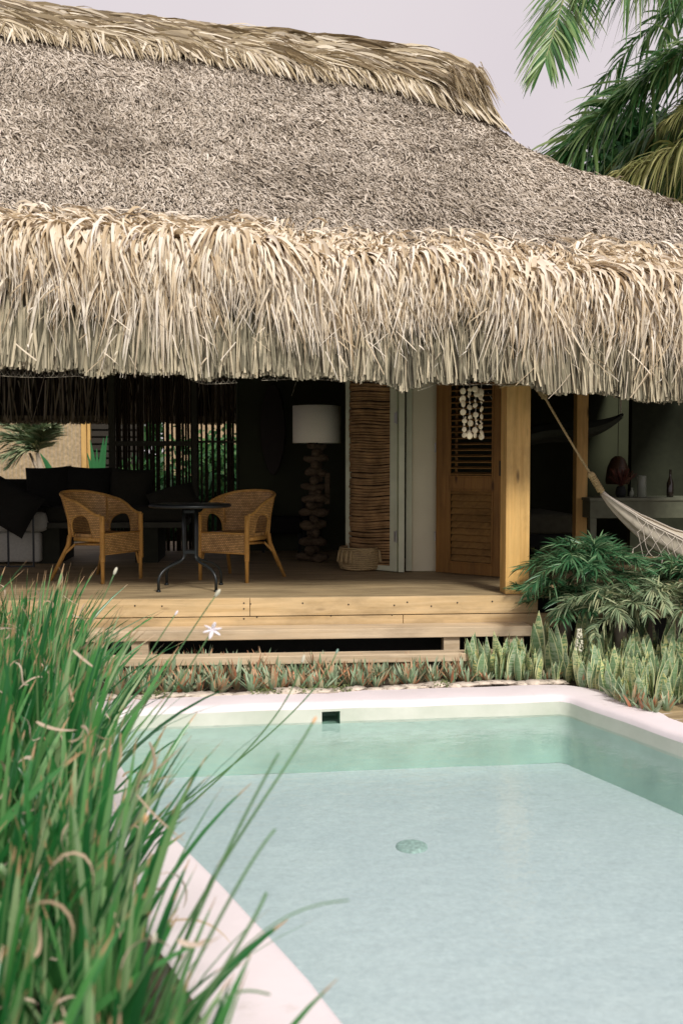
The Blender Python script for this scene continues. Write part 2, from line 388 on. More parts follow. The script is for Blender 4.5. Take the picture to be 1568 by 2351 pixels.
def ribbons(C, W, side, fold=0.0):
    """C (N,S,3) centre lines, W (N,S) half widths, side (N,3) or (N,S,3). Returns verts, faces, uvs"""
    C = np.asarray(C, float); N, S, _ = C.shape
    side = np.asarray(side, float)
    if side.ndim == 2: side = np.repeat(side[:, None, :], S, 1)
    A = C - side * W[..., None]; B = C + side * W[..., None]
    v = np.broadcast_to(np.linspace(0, 1, S)[None, :], (N, S))
    if fold:
        T = np.gradient(C, axis=1); T /= np.linalg.norm(T, axis=2, keepdims=True) + 1e-9
        nn = np.cross(T, side); nn /= np.linalg.norm(nn, axis=2, keepdims=True) + 1e-9
        D = C - nn * (W * fold)[..., None]
        V = np.stack([A, D, B], 2); k = 3; us = [0.0, 0.5, 1.0]
    else:
        V = np.stack([A, B], 2); k = 2; us = [0.0, 1.0]
    UV = np.stack([np.stack([np.full((N, S), u), v], -1) for u in us], 2)
    idx = np.arange(N * S * k).reshape(N, S, k)
    F = []
    for j in range(k - 1):
        F.append(np.stack([idx[:, :-1, j], idx[:, :-1, j + 1], idx[:, 1:, j + 1], idx[:, 1:, j]], -1).reshape(-1, 4))
    return V.reshape(-1, 3), np.concatenate(F), UV.reshape(-1, 2)

def ribbon_obj(name, C, W, side, mat, parent=None, fold=0.0, smooth=True, world=True):
    V, F, U = ribbons(C, W, side, fold)
    return link_mesh(name, V, F, mat, parent, smooth, U, world)
def unit(a): return a / (np.linalg.norm(a, axis=-1, keepdims=True) + 1e-9)
def U(a, b, n=None): return rng.uniform(a, b, n)

# ============================================================ POOL AND GROUND
def chaikin(p, it=2):
    for _ in range(it):
        q = []
        for i in range(len(p)):
            a, b = p[i], p[(i + 1) % len(p)]
            q += [a * .75 + b * .25, a * .25 + b * .75]
        p = q
    return p
WATER, FLOOR = -0.13, -0.46
inner = [Pz(804, 2351, 0), Pz(718, 2239, 0), Pz(612, 2124, 0), Pz(514, 2026, 0), Pz(403, 1916, 0), Pz(318, 1812, 0), Pz(262, 1720, 0)]
lc = Pz(240, 1634, 0)
inner += [lc + (inner[-1] - lc) * 0.08, lc + (Pz(395, 1624, 0) - lc) * 0.15, Pz(395, 1624, 0), Pz(760, 1613, 0)]
rc = Pz(1299, 1597, 0)
inner += [rc + (Pz(760, 1613, 0) - rc) * .025, rc + (Pz(1568, 1689, 0) - rc) * .05, Pz(1568, 1689, 0)]
dr = (Pz(1568, 1689, 0) - rc).normalized()
inner += [rc + dr * 4.5, rc + dr * 7.2, rc + dr * 7.5 - Vector((.3, .1, 0)), Pz(804, 2351, 0) + dr * 3.3]
inner = [Vector((p.x, p.y)) for p in inner]
# resample + gentle smoothing
def resample(p, step):
    q = []
    for i in range(len(p)):
        a, b = p[i], p[(i + 1) % len(p)]; n = max(1, int(round((b - a).length / step)))
        q += [a.lerp(b, k / n) for k in range(n)]
    return q
loop = resample(inner, 0.06)
for _ in range(0):
    loop = [(loop[i - 1] + loop[i] * 2 + loop[(i + 1) % len(loop)]) / 4 for i in range(len(loop))]
nL = len(loop)
tang = [(loop[(i + 1) % nL] - loop[i - 1]).normalized() for i in range(nL)]
area = sum(loop[i - 1].x * loop[i].y - loop[i].x * loop[i - 1].y for i in range(nL))
sg = 1 if area > 0 else -1
nor = [Vector((t.y, -t.x)) * sg for t in tang]      # points outward
for _ in range(1):
    nor = [(nor[i - 1] + nor[i] + nor[(i + 1) % nL]).normalized() for i in range(nL)]
def wob(i, k): return 0.006 * math.sin(i * 0.21 + k) + 0.004 * math.sin(i * 0.57 + 2 * k)
CW = 0.37
prof = [(CW + .02, -0.30), (CW + .01, -0.03), (CW - .015, -0.006), (CW - .05, 0.0), (CW * .5, 0.004), (0.05, 0.0), (0.022, -0.006), (0.007, -0.02), (0.0, -0.045)]
def sweep(prof, name, mat, parent, skip=None):
    vs, fs = [], []
    for i in range(nL):
        for k, (d, z) in enumerate(prof):
            p = loop[i] + nor[i] * (d + (wob(i, k * .3) if d > 0.03 else wob(i, 0) * .5))
            vs.append((p.x, p.y, z + wob(i, 3) * .35))
    m = len(prof)
    for i in range(nL):
        for k in range(m - 1):
            if skip and skip(i, k): continue
            j = (i + 1) % nL
            fs.append((i * m + k, i * m + k + 1, j * m + k + 1, j * m + k) if sg > 0 else (i * m + k, j * m + k, j * m + k + 1, i * m + k + 1))
    return link_mesh(name, vs, fs, mat, parent, True)
pool = empty('swimming_pool', (float(loop[0].x), float(loop[0].y), 0), 0, 'plaster swimming pool with smooth white rim in front of the timber deck', 'pool')
sweep(prof, 'coping', M['plaster'], pool)
# skimmer slot in the far wall
s0 = Pz(718, 1646, WATER); s1 = Pz(799, 1646, WATER)
sk = [i for i in range(nL) if loop[i].y > 5.5 and P(718, 1650, loop[i].y).x < loop[i].x < P(799, 1650, loop[i].y).x]
skset = set(sk[:-1]) if sk else set()
wp = [(0.0, -0.045), (0.0, -0.062), (-0.002, -0.145), (-0.004, -0.30), (-0.03, FLOOR)]
sweep(wp[:3], 'pool_wall', M['poolwall'], pool, lambda i, k: i in skset and k == 1)
sweep([(-0.002, -0.145), (-0.004, -0.30), (-0.03, FLOOR)], 'underwater_wall', plain('dark_reflection_plaster', (0.50, 0.62, 0.55), .7, var=.12, scale=3), pool)  # darker aqua tint paints in the dark band of shade and reflection
fp = [loop[i] + nor[i] * 0.0 for i in range(nL)]
link_mesh('pool_floor', [(p.x, p.y, FLOOR + 0.001) for p in fp], [tuple(range(nL)) if sg > 0 else tuple(reversed(range(nL)))], M['poolfloor'], pool)
if sk:
    a, b = loop[sk[0]], loop[sk[-1]]
    if a.x > b.x: a, b = b, a
    n2 = nor[sk[len(sk) // 2]]
    m = MB(); d = n2 * 0.22
    q = [Vector((a.x, a.y, 0)), Vector((b.x, b.y, 0)), Vector((b.x + d.x, b.y + d.y, 0)), Vector((a.x + d.x, a.y + d.y, 0))]
    zt, zb = -0.058, -0.150
    vs = [(v.x, v.y, zb) for v in q] + [(v.x, v.y, zt) for v in q]
    m.add(vs, [(0, 1, 2, 3), (4, 7, 6, 5), (1, 5, 6, 2), (2, 6, 7, 3), (3, 7, 4, 0)])
    so = m.build('skimmer', M['skimmer'], pool)
    m = MB(); h = n2 * 0.05
    dd = (b - a).normalized()
    for k in (0.33, 0.62):
        p = a.lerp(b, k); m.box((p.x - .03, p.y + h.y + .01, -0.075), (p.x + .03, p.y + h.y + .04, -0.058))
    m.build('skimmer_flap', M['black'], so)
dc = Pz(945, 1947, FLOOR)
m = MB(); m.lathe([(0.0, 0.02), (0.05, 0.02), (0.07, 0.017), (0.082, 0.012), (0.086, 0.001)], (dc.x, dc.y, FLOOR), 28)
dro = m.build('drain_cover', plain('drain_plastic', (0.46, 0.53, 0.50), 0.5, var=.35, scale=45), pool, True)
# water
def water_mat():
    m, t, b = newmat('pool_water'); t.nodes.remove(b)
    o = t.nodes['Material Output']
    tr = t.nodes.new('ShaderNodeBsdfTransparent'); tr.inputs['Color'].default_value = (0.93, 0.985, 0.98, 1)
    gl = t.nodes.new('ShaderNodeBsdfGlossy'); gl.inputs['Roughness'].default_value = 0.02
    fr = t.nodes.new('ShaderNodeFresnel'); fr.inputs['IOR'].default_value = 1.33
    ms = t.nodes.new('ShaderNodeMixShader')
    v = objvec(t, (1.0, 1.6, 1.0)); n1 = noise(t, 7, 3, v); n2 = noise(t, 26, 2, v)
    ad = t.nodes.new('ShaderNodeMath'); ad.operation = 'MULTIPLY_ADD'; t.links.new(n2.outputs['Fac'], ad.inputs[0]); ad.inputs[1].default_value = 0.35
    t.links.new(n1.outputs['Fac'], ad.inputs[2])
    bp = t.nodes.new('ShaderNodeBump'); bp.inputs['Strength'].default_value = 0.24; bp.inputs['Distance'].default_value = 0.02
    t.links.new(ad.outputs[0], bp.inputs['Height'])
    t.links.new(bp.outputs[0], gl.inputs['Normal']); t.links.new(bp.outputs[0], fr.inputs['Normal'])
    t.links.new(fr.outputs[0], ms.inputs[0]); t.links.new(tr.outputs[0], ms.inputs[1]); t.links.new(gl.outputs[0], ms.inputs[2])
    t.links.new(ms.outputs[0], o.inputs['Surface'])
    va = t.nodes.new('ShaderNodeVolumeAbsorption'); va.inputs['Color'].default_value = (0.71, 0.94, 0.905, 1); va.inputs['Density'].default_value = 0.42
    t.links.new(va.outputs[0], o.inputs['Volume'])
    return m
wl = [loop[i] + nor[i] * 0.03 for i in range(nL)]
vs = [(p.x, p.y, WATER) for p in wl] + [(p.x, p.y, FLOOR - 0.05) for p in wl]
top = tuple(range(nL)); bot = tuple(range(2 * nL - 1, nL - 1, -1))
fs = [top, bot] + [(i, i + nL, (i + 1) % nL + nL, (i + 1) % nL) for i in range(nL)]
if sg < 0: fs = [tuple(reversed(f)) for f in fs]
tag(link_mesh('pool_water', vs, fs, water_mat()), kind='structure')
# ground: a ring round the pool out to the horizon
cen = Vector((sum(p.x for p in loop) / nL, sum(p.y for p in loop) / nL))
vs, fs = [], []
rings = [0.0, 0.3, 1.2, 4, 14, 60, 400]
for r in rings:
    for i in range(nL):
        p = loop[i] + nor[i] * (CW + 0.0)
        p = p + (p - cen).normalized() * r
        vs.append((p.x, p.y, -0.02 + (0.012 * math.sin(p.x * 5) * math.sin(p.y * 4) if 0.1 < r < 60 else 0)))
for k in range(len(rings) - 1):
    for i in range(nL):
        j = (i + 1) % nL; fs.append((k * nL + i, (k + 1) * nL + i, (k + 1) * nL + j, k * nL + j))
tag(link_mesh('ground', vs, fs, M['soil']), kind='structure')

# ============================================================ DECK AND STEPS
DZ = 0.53
DY = Pz(784, 1369.5, DZ).y
deck = empty('timber_deck', (0, DY, 0), 0, 'raised timber deck with pale pine fascia under the thatched roof', 'deck')
XL, XR = -6.4, 5.2
m = MB(); y = DY
while y < 13.4:
    m.box((XL, y, DZ - 0.03), (XR, y + 0.138, DZ)); y += 0.142
m.build('decking_boards', M['decktop'], deck, bevel=0.003)
Xf = Pz(1160, 1366, DZ).x
fj = P(574, 1390, DY).x; fj2 = P(924, 1430, DY).x
m = MB()
for a, b in ((XL, fj - .002), (fj + .002, Xf + .26)):
    m.box((a, DY - .004, DZ - .143), (b, DY - .040, DZ - .002))
m.build('fascia_board', M['pine'], deck, bevel=0.003)
m = MB()
for a, b in ((XL, fj2 - .002), (fj2 + .002, Xf + .42)):
    m.box((a, DY + .001, DZ - .150), (b, DY - .033, DZ - .262))
m.build('lower_fascia_board', M['pine'], deck, bevel=0.003)
m = MB(); m.box((XL, DY + .1, 0.0), (XR, DY + .13, DZ - .035)); m.build('under_deck_shade', M['black'], deck)  # black sheet added to stand for the shade in the void below the deck
m = MB(); m.box((Xf + .43, DY - .001, DZ - .035), (XR, DY - .03, DZ - .20)); m.build('side_beam', M['pine'], deck, bevel=0.003)
m = MB()
for px, py in ((205, 1392), (310, 1391), (372, 1392), (560, 1385), (560, 1398), (575, 1387), (695, 1385), (800, 1388), (905, 1390), (935, 1383), (990, 1392), (1050, 1384), (1130, 1381), (560, 1421), (590, 1417), (760, 1414), (900, 1412), (1090, 1405)):
    yy = DY - (0.0415 if py < 1400 else 0.0345)
    p = P(px, py, yy); m.tube([(p.x, yy, p.z), (p.x, yy - .002, p.z)], 0.0065, 8)
m.build('nail_heads', M['cable'], deck)

def step(name, x0, x1, yf, ztop, thick, depth, sup, label):
    e = empty(name, ((x0 + x1) / 2, yf, 0), 0, label, 'step', 'timber steps up to the deck')
    MB().box((x0, yf, ztop - thick), (x1, yf + depth, ztop)).build('tread', M['pinestep'], e, bevel=0.006)
    for a, b in sup:
        MB().box((a, yf + .03, -0.01), (b, yf + .13, ztop - thick - .002)).build('support_block', M['pinestep'], e, bevel=0.004)
    return e
BZ, BYf = 0.315, None
BYf = Pz(784, 1444, BZ).y
step('wooden_step', -4.6, P(1222, 1440, BYf).x, BYf, BZ, 0.078, DY - BYf - .045, [(P(300, 1480, BYf).x, P(340, 1480, BYf).x), (P(1020, 1480, BYf).x, P(1057, 1480, BYf).x), (P(1165, 1470, BYf).x, P(1205, 1470, BYf).x)], 'upper pine step, a long plank on blocks against the deck fascia')
LZ = 0.155; LYf = Pz(900, 1503, LZ).y
step('wooden_step', -4.4, P(1170, 1490, LYf).x, LYf, LZ, 0.062, 0.15, [(P(560, 1530, LYf).x, P(600, 1530, LYf).x), (P(1040, 1520, LYf).x, P(1075, 1520, LYf).x)], 'lower pine step just behind the red and green border plants')

# ============================================================ HOUSE
house = empty('thatched_house', (0, 10.5, 0), 0, 'open fronted house with a huge shaggy palm thatch roof', 'house')
RY, EY, BYY, RRY = 10.6, 7.65, 7.18, 13.9
def curve(pts, Y):
    q = [P(px, py, Y) for px, py in pts]
    xs = np.array([v.x for v in q]); zs = np.array([v.z for v in q])
    return xs, zs
rx, rz = curve([(-700, -85), (-300, -25), (0, 45), (250, 78), (500, 103), (800, 132), (1000, 162), (1085, 196)], RY)
ex, ez = curve([(-700, 510), (-300, 530), (0, 548), (300, 560), (600, 582), (900, 606), (1200, 628), (1568, 655), (1900, 668)], EY)
bx, bz = curve([(-700, 835), (-100, 848), (60, 850), (180, 850), (210, 864), (330, 860), (430, 862), (470, 871), (600, 866), (760, 868), (880, 885), (925, 897), (960, 888), (1000, 876), (1080, 880), (1150, 879), (1200, 884), (1240, 893), (1270, 903), (1340, 905), (1380, 903), (1430, 921), (1480, 919), (1520, 925), (1568, 919), (1700, 922), (1900, 925)], BYY)
Xr, Xc, X0 = rx[-1], P(1850, 640, EY).x, -6.8
tg = np.array([0, .1, .3, .5, .65, .8, .9, 1.0]); gg = np.array([0, .13, .33, .475, .56, .675, .785, .98])
def ghip(t): return np.interp(t, tg, gg)
def roof(s, t):
    s = np.asarray(s, float); t = np.asarray(t, float)
    Xe = X0 + (Xc - X0) * s; Xt = X0 + (Xr - X0) * s
    ze = np.interp(Xe, ex, ez); zr = np.interp(Xt, rx, rz)
    X = Xe + (Xt - Xe) * t; Y = EY + (RY - EY) * t
    wgt = s ** 6
    g = (1 - wgt) * t ** 1.1 + wgt * ghip(t)
    Z = ze + (zr - ze) * g
    Z = Z + 0.035 * np.sin(X * 2.3 + t * 4) * np.sin(t * 9 + X) * np.sin(np.pi * np.clip(t, 0, 1)) + 0.02 * np.sin(X * 6.1 + Y * 3) * np.sin(Y * 5.3 + X * 2)
    return np.stack([X, Y, Z], -1)
def hip(s, t):
    s = np.asarray(s, float); t = np.asarray(t, float)
    Xe = Xc + 0.45 * np.sin(s * np.pi); Ye = EY + (RRY - EY) * s
    ze = ez[-1] + 0 * s; zr = rz[-1]
    X = Xe + (Xr - Xe) * t; Y = Ye + (RY - Ye) * t
    return np.stack([X, Y, ze + (zr - ze) * ghip(t)], -1)
def rear(s, t):
    p = roof(s, t); q = p.copy(); q[..., 1] = RRY + (RY - RRY) * np.asarray(t)
    return q
def gridmesh(fn, ns, ntt, off=0.0):
    S, T = np.meshgrid(np.linspace(0, 1, ns), np.linspace(0, 1, ntt), indexing='ij')
    V = fn(S, T); V[..., 2] -= off
    idx = np.arange(ns * ntt).reshape(ns, ntt)
    F = np.stack([idx[:-1, :-1], idx[1:, :-1], idx[1:, 1:], idx[:-1, 1:]], -1).reshape(-1, 4)
    return V.reshape(-1, 3), F
def merge(parts):
    V, F, n = [], [], 0
    for v, f in parts: V.append(v); F.append(f + n); n += len(v)
    return np.concatenate(V), np.concatenate(F)
V, F = merge([gridmesh(roof, 90, 40), gridmesh(hip, 30, 40), gridmesh(rear, 30, 12)])
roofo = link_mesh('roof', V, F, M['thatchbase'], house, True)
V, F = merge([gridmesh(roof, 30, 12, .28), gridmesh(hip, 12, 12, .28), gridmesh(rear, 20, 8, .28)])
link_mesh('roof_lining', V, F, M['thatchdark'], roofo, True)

def scatter(fn, n, smin=0.0, tpow=1.0, L=(0.05, 0.11), W=(0.006, 0.011), lift=(0.1, 0.65), seed_t=(0, 1), spread=0.75):
    s = U(smin, 1, n); t = seed_t[0] + (seed_t[1] - seed_t[0]) * U(0, 1, n) ** tpow
    p = fn(s, t); e = 0.004
    dt = unit(fn(s, np.clip(t, e, 1) - e) - p + 1e-9); ds = unit(fn(np.clip(s, 0, 1 - e) + e, t) - fn(np.clip(s, 0, 1 - e), t))
    nn = unit(np.cross(ds, dt)); nn = np.where(nn[:, 2:3] < 0, -nn, nn)
    a = (rng.normal(.3, spread, n) + .45 * np.sin(p[:, 0] * 1.9 + p[:, 1] * 2.3) * np.sin(p[:, 1] * 3.1 - p[:, 0]))[:, None]
    d = unit(dt * np.cos(a) + ds * np.sin(a) + nn * U(lift[0], lift[1], n)[:, None])
    ln = U(L[0], L[1], n)[:, None]; wd = U(W[0], W[1], n)
    side = unit(np.cross(d, nn) + nn * rng.normal(0, .45, n)[:, None])
    p0 = p - nn * .012
    Cc = np.stack([p0, p0 + d * ln * .55 + nn * .006, p0 + d * ln - nn * ln * .22], 1)
    Wd = np.stack([wd, wd * .95, wd * .35], 1)
    return Cc, Wd, side
sm = (-3.9 - X0) / (Xc - X0)
C1, W1, S1 = scatter(roof, 230000, sm * .8, 0.85, L=(.045, .11), W=(.0035, .0072), spread=.55)
C2, W2, S2 = scatter(hip, 9000, 0, 1, L=(0.08, .2))
C2b, W2b, S2b = scatter(roof, 9000, sm * .8, 0.5, L=(0.12, .24), W=(.006, .012), lift=(.05, .4), spread=.5)
C3, W3, S3 = scatter(rear, 3000, 0, 1, L=(0.15, .3), W=(.01, .02))
ribbon_obj('thatch_stubble', np.concatenate([C1, C2, C2b, C3]), np.concatenate([W1, W2, W2b, W3]), np.concatenate([S1, S2, S2b, S3]), M['thatch'], roofo, smooth=False)

# ridge cap: long palm leaves laid over the ridge, slanting to the right
def ridge_cap():
    n = 5600; base = U(X0 + 1.5, Xr + .12, n)
    layer = U(0, 1, n)
    zc = np.interp(base, rx, rz)
    # bundles share a slant so that the cap reads as overlapping sheaves
    bid = np.floor(base * 3.1 + layer * 1.3); br = np.sin(bid * 12.9898) * 43758.5453; br -= np.floor(br)
    slant = -0.15 + .85 * br + rng.normal(0, .22, n)
    ln = U(.35, .85, n); S = 6; q = np.linspace(0, 1, S)[None, :]
    yo = RY + .12 - layer * .42
    thick = .13
    # cross section of the cap: over the top then down the front slope
    ang = (layer * 1.5 - .25)
    drop = q * ln[:, None]
    dx = np.cos(slant)[:, None]; dn = np.sin(slant)[:, None] * .62
    X = base[:, None] + drop * dx
    lay2 = layer[:, None] * .62 + drop * dn * .80
    Y = RY + .10 - lay2 * .60
    Z = np.interp(X, rx, rz) + thick * np.cos(np.clip(lay2, 0, 1.6) * 1.35) - np.clip(lay2 - .30, 0, 2) * .66 + rng.normal(0, .026, n)[:, None] + (.05 * np.sin(q * 3.0) - .06 * q ** 2) * U(0, 1.3, n)[:, None]
    # beyond the ridge end the sheaf bends down
    over = np.clip(X - Xr, 0, 2); Z -= over ** 1.1 * .85; X = np.minimum(X, Xr + over * .40)
    C = np.stack([X, Y, Z], -1)
    Wd = U(.007, .021, n)[:, None] * np.array([.6, 1, 1, .9, .6, .15])[None, :]
    side = unit(np.stack([rng.normal(-.3, .4, n), rng.normal(-.2, .45, n), U(.3, 1.1, n)], -1))
    rc_ = ribbon_obj('ridge_cap', C, Wd, side, M['ridge'], roofo)
    n = 5000; b2 = U(X0 + 1.5, Xr, n); a = rng.normal(.5, .5, n); ln = U(.12, .36, n)
    s = (b2 - X0) / (Xr - X0); t0 = U(.925, .999, n)
    p = roof(s, t0); q = np.linspace(0, 1, 5)[None, :]
    tt = t0[:, None] - q * ln[:, None] * np.cos(a)[:, None] / 4.0
    pp = roof(np.clip(s[:, None] + q * (ln * np.sin(a) / (Xr - X0))[:, None], 0, 1), tt)
    pp[..., 2] += .04 + (.07 * np.sin(q * 3.0) + .10 * (1 - q)) * U(.2, 1, n)[:, None]; pp[..., 1] -= .03
    ribbon_obj('ridge_leaves', pp, U(.008, .016, n)[:, None] * np.array([.7, 1, 1, .8, .2])[None, :], unit(np.stack([U(.5, 1, n), rng.normal(0, .4, n), rng.normal(0, .4, n)], -1)), M['ridge'], roofo)
    # filler core under the cap
    xs = np.linspace(X0, Xr + .05, 60); vs, fs = [], []
    for x in xs:
        z = np.interp(x, rx, rz)
        for k in range(7):
            a = math.pi * (k / 6); vs.append((x, RY - .26 * math.cos(a), z - .34 + .30 * math.sin(a)))
    for i in range(59):
        for k in range(6): fs.append((i * 7 + k, (i + 1) * 7 + k, (i + 1) * 7 + k + 1, i * 7 + k + 1))
    fs.append(tuple(59 * 7 + k for k in range(7)))
    link_mesh('ridge_core', vs, fs, M['thatchbase'], roofo, True)
    # tuft hanging off the ridge end
    n = 900; q = np.linspace(0, 1, 6)[None, :]; ln = U(.18, .38, n)[:, None]
    b = np.stack([U(Xr - .35, Xr + .02, n), RY - U(-.3, .36, n), rz[-1] + U(-.08, .12, n)], -1)
    fan = U(-.5, .75, n)[:, None]
    C = np.stack([b[:, :1] + ln * q * (.35 + .5 * fan), b[:, 1:2] - ln * q * U(-.1, .35, n)[:, None], b[:, 2:] + ln * (.12 * q - .95 * q ** 1.5)], -1)
    ribbon_obj('ridge_tuft', C, U(.006, .014, n)[:, None] * np.array([.7, 1, 1, .8, .5, .1])[None, :], unit(np.stack([rng.normal(0, .5, n), U(.3, 1, n), rng.normal(0, .4, n)], -1)), M['ridge'], roofo)
ridge_cap()

# eave fringe
def fringe():
    zt = lambda x: np.interp(x, ex, ez)
    zb = lambda x: np.interp(x, bx, bz)
    # opaque core
    xs = np.linspace(X0, Xc + .2, 160); vs, fs = [], []
    pr = [(EY + .25, 'r', .06), (EY + .02, 't', -.05), (BYY + .20, 't', -.42), (BYY + .14, 'b', .28), (BYY + .14, 'b', .10), (BYY + .5, 'b', .14), (EY + .9, 'b', .95)]
    for i, x in enumerate(xs):
        for yy, w_, dz in pr:
            z = {'t': zt(x), 'b': zb(x), 'r': zt(x) + .08}[w_] + dz
            vs.append((x, yy + .025 * math.sin(x * 9 + dz * 7), z))
    k = len(pr)
    for i in range(len(xs) - 1):
        for j in range(k - 1): fs.append((i * k + j, i * k + j + 1, (i + 1) * k + j + 1, (i + 1) * k + j))
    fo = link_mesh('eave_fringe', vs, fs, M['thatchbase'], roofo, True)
    xmin = -4.3; xmax = Xc - .1
    # lower stalks, trimmed along the bottom edge
    n = 15000; x = U(xmin, xmax, n); lay = U(0, 1, n); S = 4; q = np.linspace(0, 1, S)[None, :]
    clump = np.sin(x * 17.3) * .5 + np.sin(x * 41.7 + 1) * .3 + np.sin(x * 7.1 + 2) * .4
    z1 = zb(x) - .01 + np.abs(rng.normal(0, .034, n)) + .020 * clump + lay * .035
    ln = U(.25, .62, n); z0 = z1 + ln
    tilt = rng.normal(0, .09, n) + .10 * np.sin(x * 5.1 + 1) * np.sin(x * 2.2)
    y1 = BYY - .02 + lay * .20 + rng.normal(0, .015, n)
    y0 = y1 + U(0.0, .12, n) * 0 + (z0 - z1) * .16
    X = x[:, None] - tilt[:, None] * ln[:, None] * (1 - q)
    Y = y0[:, None] + (y1 - y0)[:, None] * q + rng.normal(0, .008, (n, S))
    Z = z0[:, None] + (z1 - z0)[:, None] * q
    Wd = U(.004, .0115, n)[:, None] * np.array([.8, 1, 1, .85])[None, :]
    side = unit(np.stack([U(.5, 1, n), rng.normal(0, .6, n), rng.normal(0, .1, n)], -1))
    ribbon_obj('trimmed_stalks', np.stack([X, Y, Z], -1), Wd, side, M['stalk'], roofo, fold=.5)
    # thick underside stubble so the bottom edge has depth
    n = 4000; x = U(xmin, xmax, n); lay = U(0.5, 1.6, n)
    z1 = zb(x) + .03 + lay * .05 + rng.normal(0, .02, n); ln = U(.15, .3, n)
    C = np.stack([np.stack([x + rng.normal(0, .02, n), BYY + .2 * lay + .03, z1 + ln], -1), np.stack([x, BYY + .2 * lay, z1], -1)], 1)
    ribbon_obj('under_stalks', C, np.repeat(U(.004, .008, n)[:, None], 2, 1), unit(np.stack([U(.5, 1, n), rng.normal(0, .6, n), np.zeros(n)], -1)), M['stalk'], roofo)
    # long pale leaves falling over in bunches, three tiers
    Cs, Ws, Ss = [], [], []
    def tier(nb, per, zoff, yoff, l0, l1, w0, w1, fan):
        for _ in range(nb):
            c = U(xmin, xmax); k = int(per * U(.6, 1.3)); bw = U(.05, .14); bl = U(.6, 1.3); sk_ = rng.normal(.06, .24)
            o = rng.normal(0, 1, k); x0 = c + o * bw * .5
            zr_ = zt(x0) + zoff + U(-.10, .09) + rng.normal(0, .03, k)
            y0 = EY + yoff + U(-.04, .10) + rng.normal(0, .04, k)
            L = U(l0, l1, k) * bl * (.86 + .30 * math.sin(c * 2.9 + 1) * math.sin(c * 1.3 + .4) + .16 * math.sin(c * 7.3)); L = np.minimum(L, (zr_ - zb(x0)) * 1.02)
            S = 7; q = np.linspace(0, 1, S)[None, :]
            out_ = (y0 - BYY + .035 + rng.normal(0, .045, k))[:, None]
            f = (o * fan + sk_ + rng.normal(0, .10, k))[:, None]
            bow = U(.55, .95, k)[:, None]
            X = x0[:, None] + f * L[:, None] * q ** .9
            Y = y0[:, None] - out_ * np.sin(np.clip(q * 1.25, 0, 1) * np.pi / 2) ** .9 * (.55 + .45 * bow) - .03 * np.sin(q * 3.1)
            Z = zr_[:, None] + .05 * np.sin(q * 3.1) * (1 - q) - L[:, None] * q ** (1.15 + .25 * bow)
            Cs.append(np.stack([X, Y, Z], -1))
            Ws.append(U(w0, w1, k)[:, None] * np.array([1.2, 1.35, 1.15, .8, .55, .32, .08])[None, :])
            Ss.append(unit(np.stack([U(.6, 1, k), rng.normal(0, .35, k), rng.normal(0, .2, k)], -1)))
    tier(70, 24, -.26, -.13, .25, .48, .006, .011, .16)
    tier(110, 28, -.12, -.05, .28, .55, .007, .014, .22)
    tier(170, 34, -.01, .02, .28, .60, .009, .021, .30)
    tier(60, 44, .03, .06, .52, .85, .010, .024, .20)
    ribbon_obj('hanging_leaves', np.concatenate(Cs), np.concatenate(Ws), np.concatenate(Ss), M['fringe'], roofo, fold=.35)
    # tangled leaves lying on the shoulder above the fringe
    n = 7500; x = U(xmin, xmax, n); u = rng.beta(1.1, 2.6, n)
    s = (x - X0) / (Xc - X0); t0 = u * .17
    bid = np.floor(x * 2.3); br = np.sin(bid * 78.233) * 43758.5453; br -= np.floor(br)
    a = (br - .35) * 1.9 + rng.normal(0, .55, n); ln = U(.09, .30, n); q = np.linspace(0, 1, 5)[None, :]
    tt = t0[:, None] - q * (ln * np.cos(a))[:, None] / 3.6
    pp = roof(np.clip(s[:, None] + q * (ln * np.sin(a) / (Xc - X0))[:, None], 0, 1), np.clip(tt, 0, 1))
    dn = np.clip(-tt, 0, 1) * 3.6
    pp[..., 1] -= dn * .5 + .02; pp[..., 2] -= dn * .75
    pp[..., 2] += .02 + U(.01, .06, n)[:, None] * np.sin(q * 3.1)
    ribbon_obj('shoulder_leaves', pp, U(.006, .017, n)[:, None] * np.array([.5, 1, 1, .8, .15])[None, :], unit(np.stack([rng.normal(.3, .7, n), rng.normal(0, .6, n), rng.normal(0, .5, n)], -1)), M['fringe'], roofo, fold=.3)
    # stray bits
    n = 380; x = U(xmin, xmax, n); q = np.linspace(0, 1, 5)[None, :]; ln = U(.1, .3, n); a = U(0, 6.28, n)
    z = zb(x) + .12 + U(.0, .6, n)
    C = np.stack([x[:, None] + q * (ln * np.cos(a) * .6)[:, None], BYY - .04 - .05 * np.sin(q * 3) * U(0, 1, n)[:, None] + 0 * x[:, None], z[:, None] - q * ln[:, None] * (.6 + .4 * np.sin(a))[:, None]], -1)
    ribbon_obj('stray_leaves', C, U(.002, .006, n)[:, None] * np.ones((1, 5)), unit(rng.normal(0, 1, (n, 3))), M['fringe'], roofo)
    # chicken wire peeping out under the thatch
    m = MB()
    def net(m, px0, px1, dz):
        a = P(px0, 860, BYY).x; b = P(px1, 860, BYY).x; k = int((b - a) / .04)
        for i in range(k):
            for sgn in (-1, 1):
                pts = []
                for j in range(4):
                    xx = a + i * .04 + (.02 if j % 2 else 0) * sgn + .02
                    pts.append((xx, BYY + .03 + .05 * (3 - j) / 3 * .5, zb(xx) + .05 - dz * j / 3 + .012 * math.sin(xx * 5)))
                m.tube(pts, .0011, 3, False)
        m.tube([(a + (b - a) * i / 30, BYY + .03, zb(a + (b - a) * i / 30) + .05 - dz + .012 * math.sin((a + (b - a) * i / 30) * 5)) for i in range(31)], .0016, 3, False)
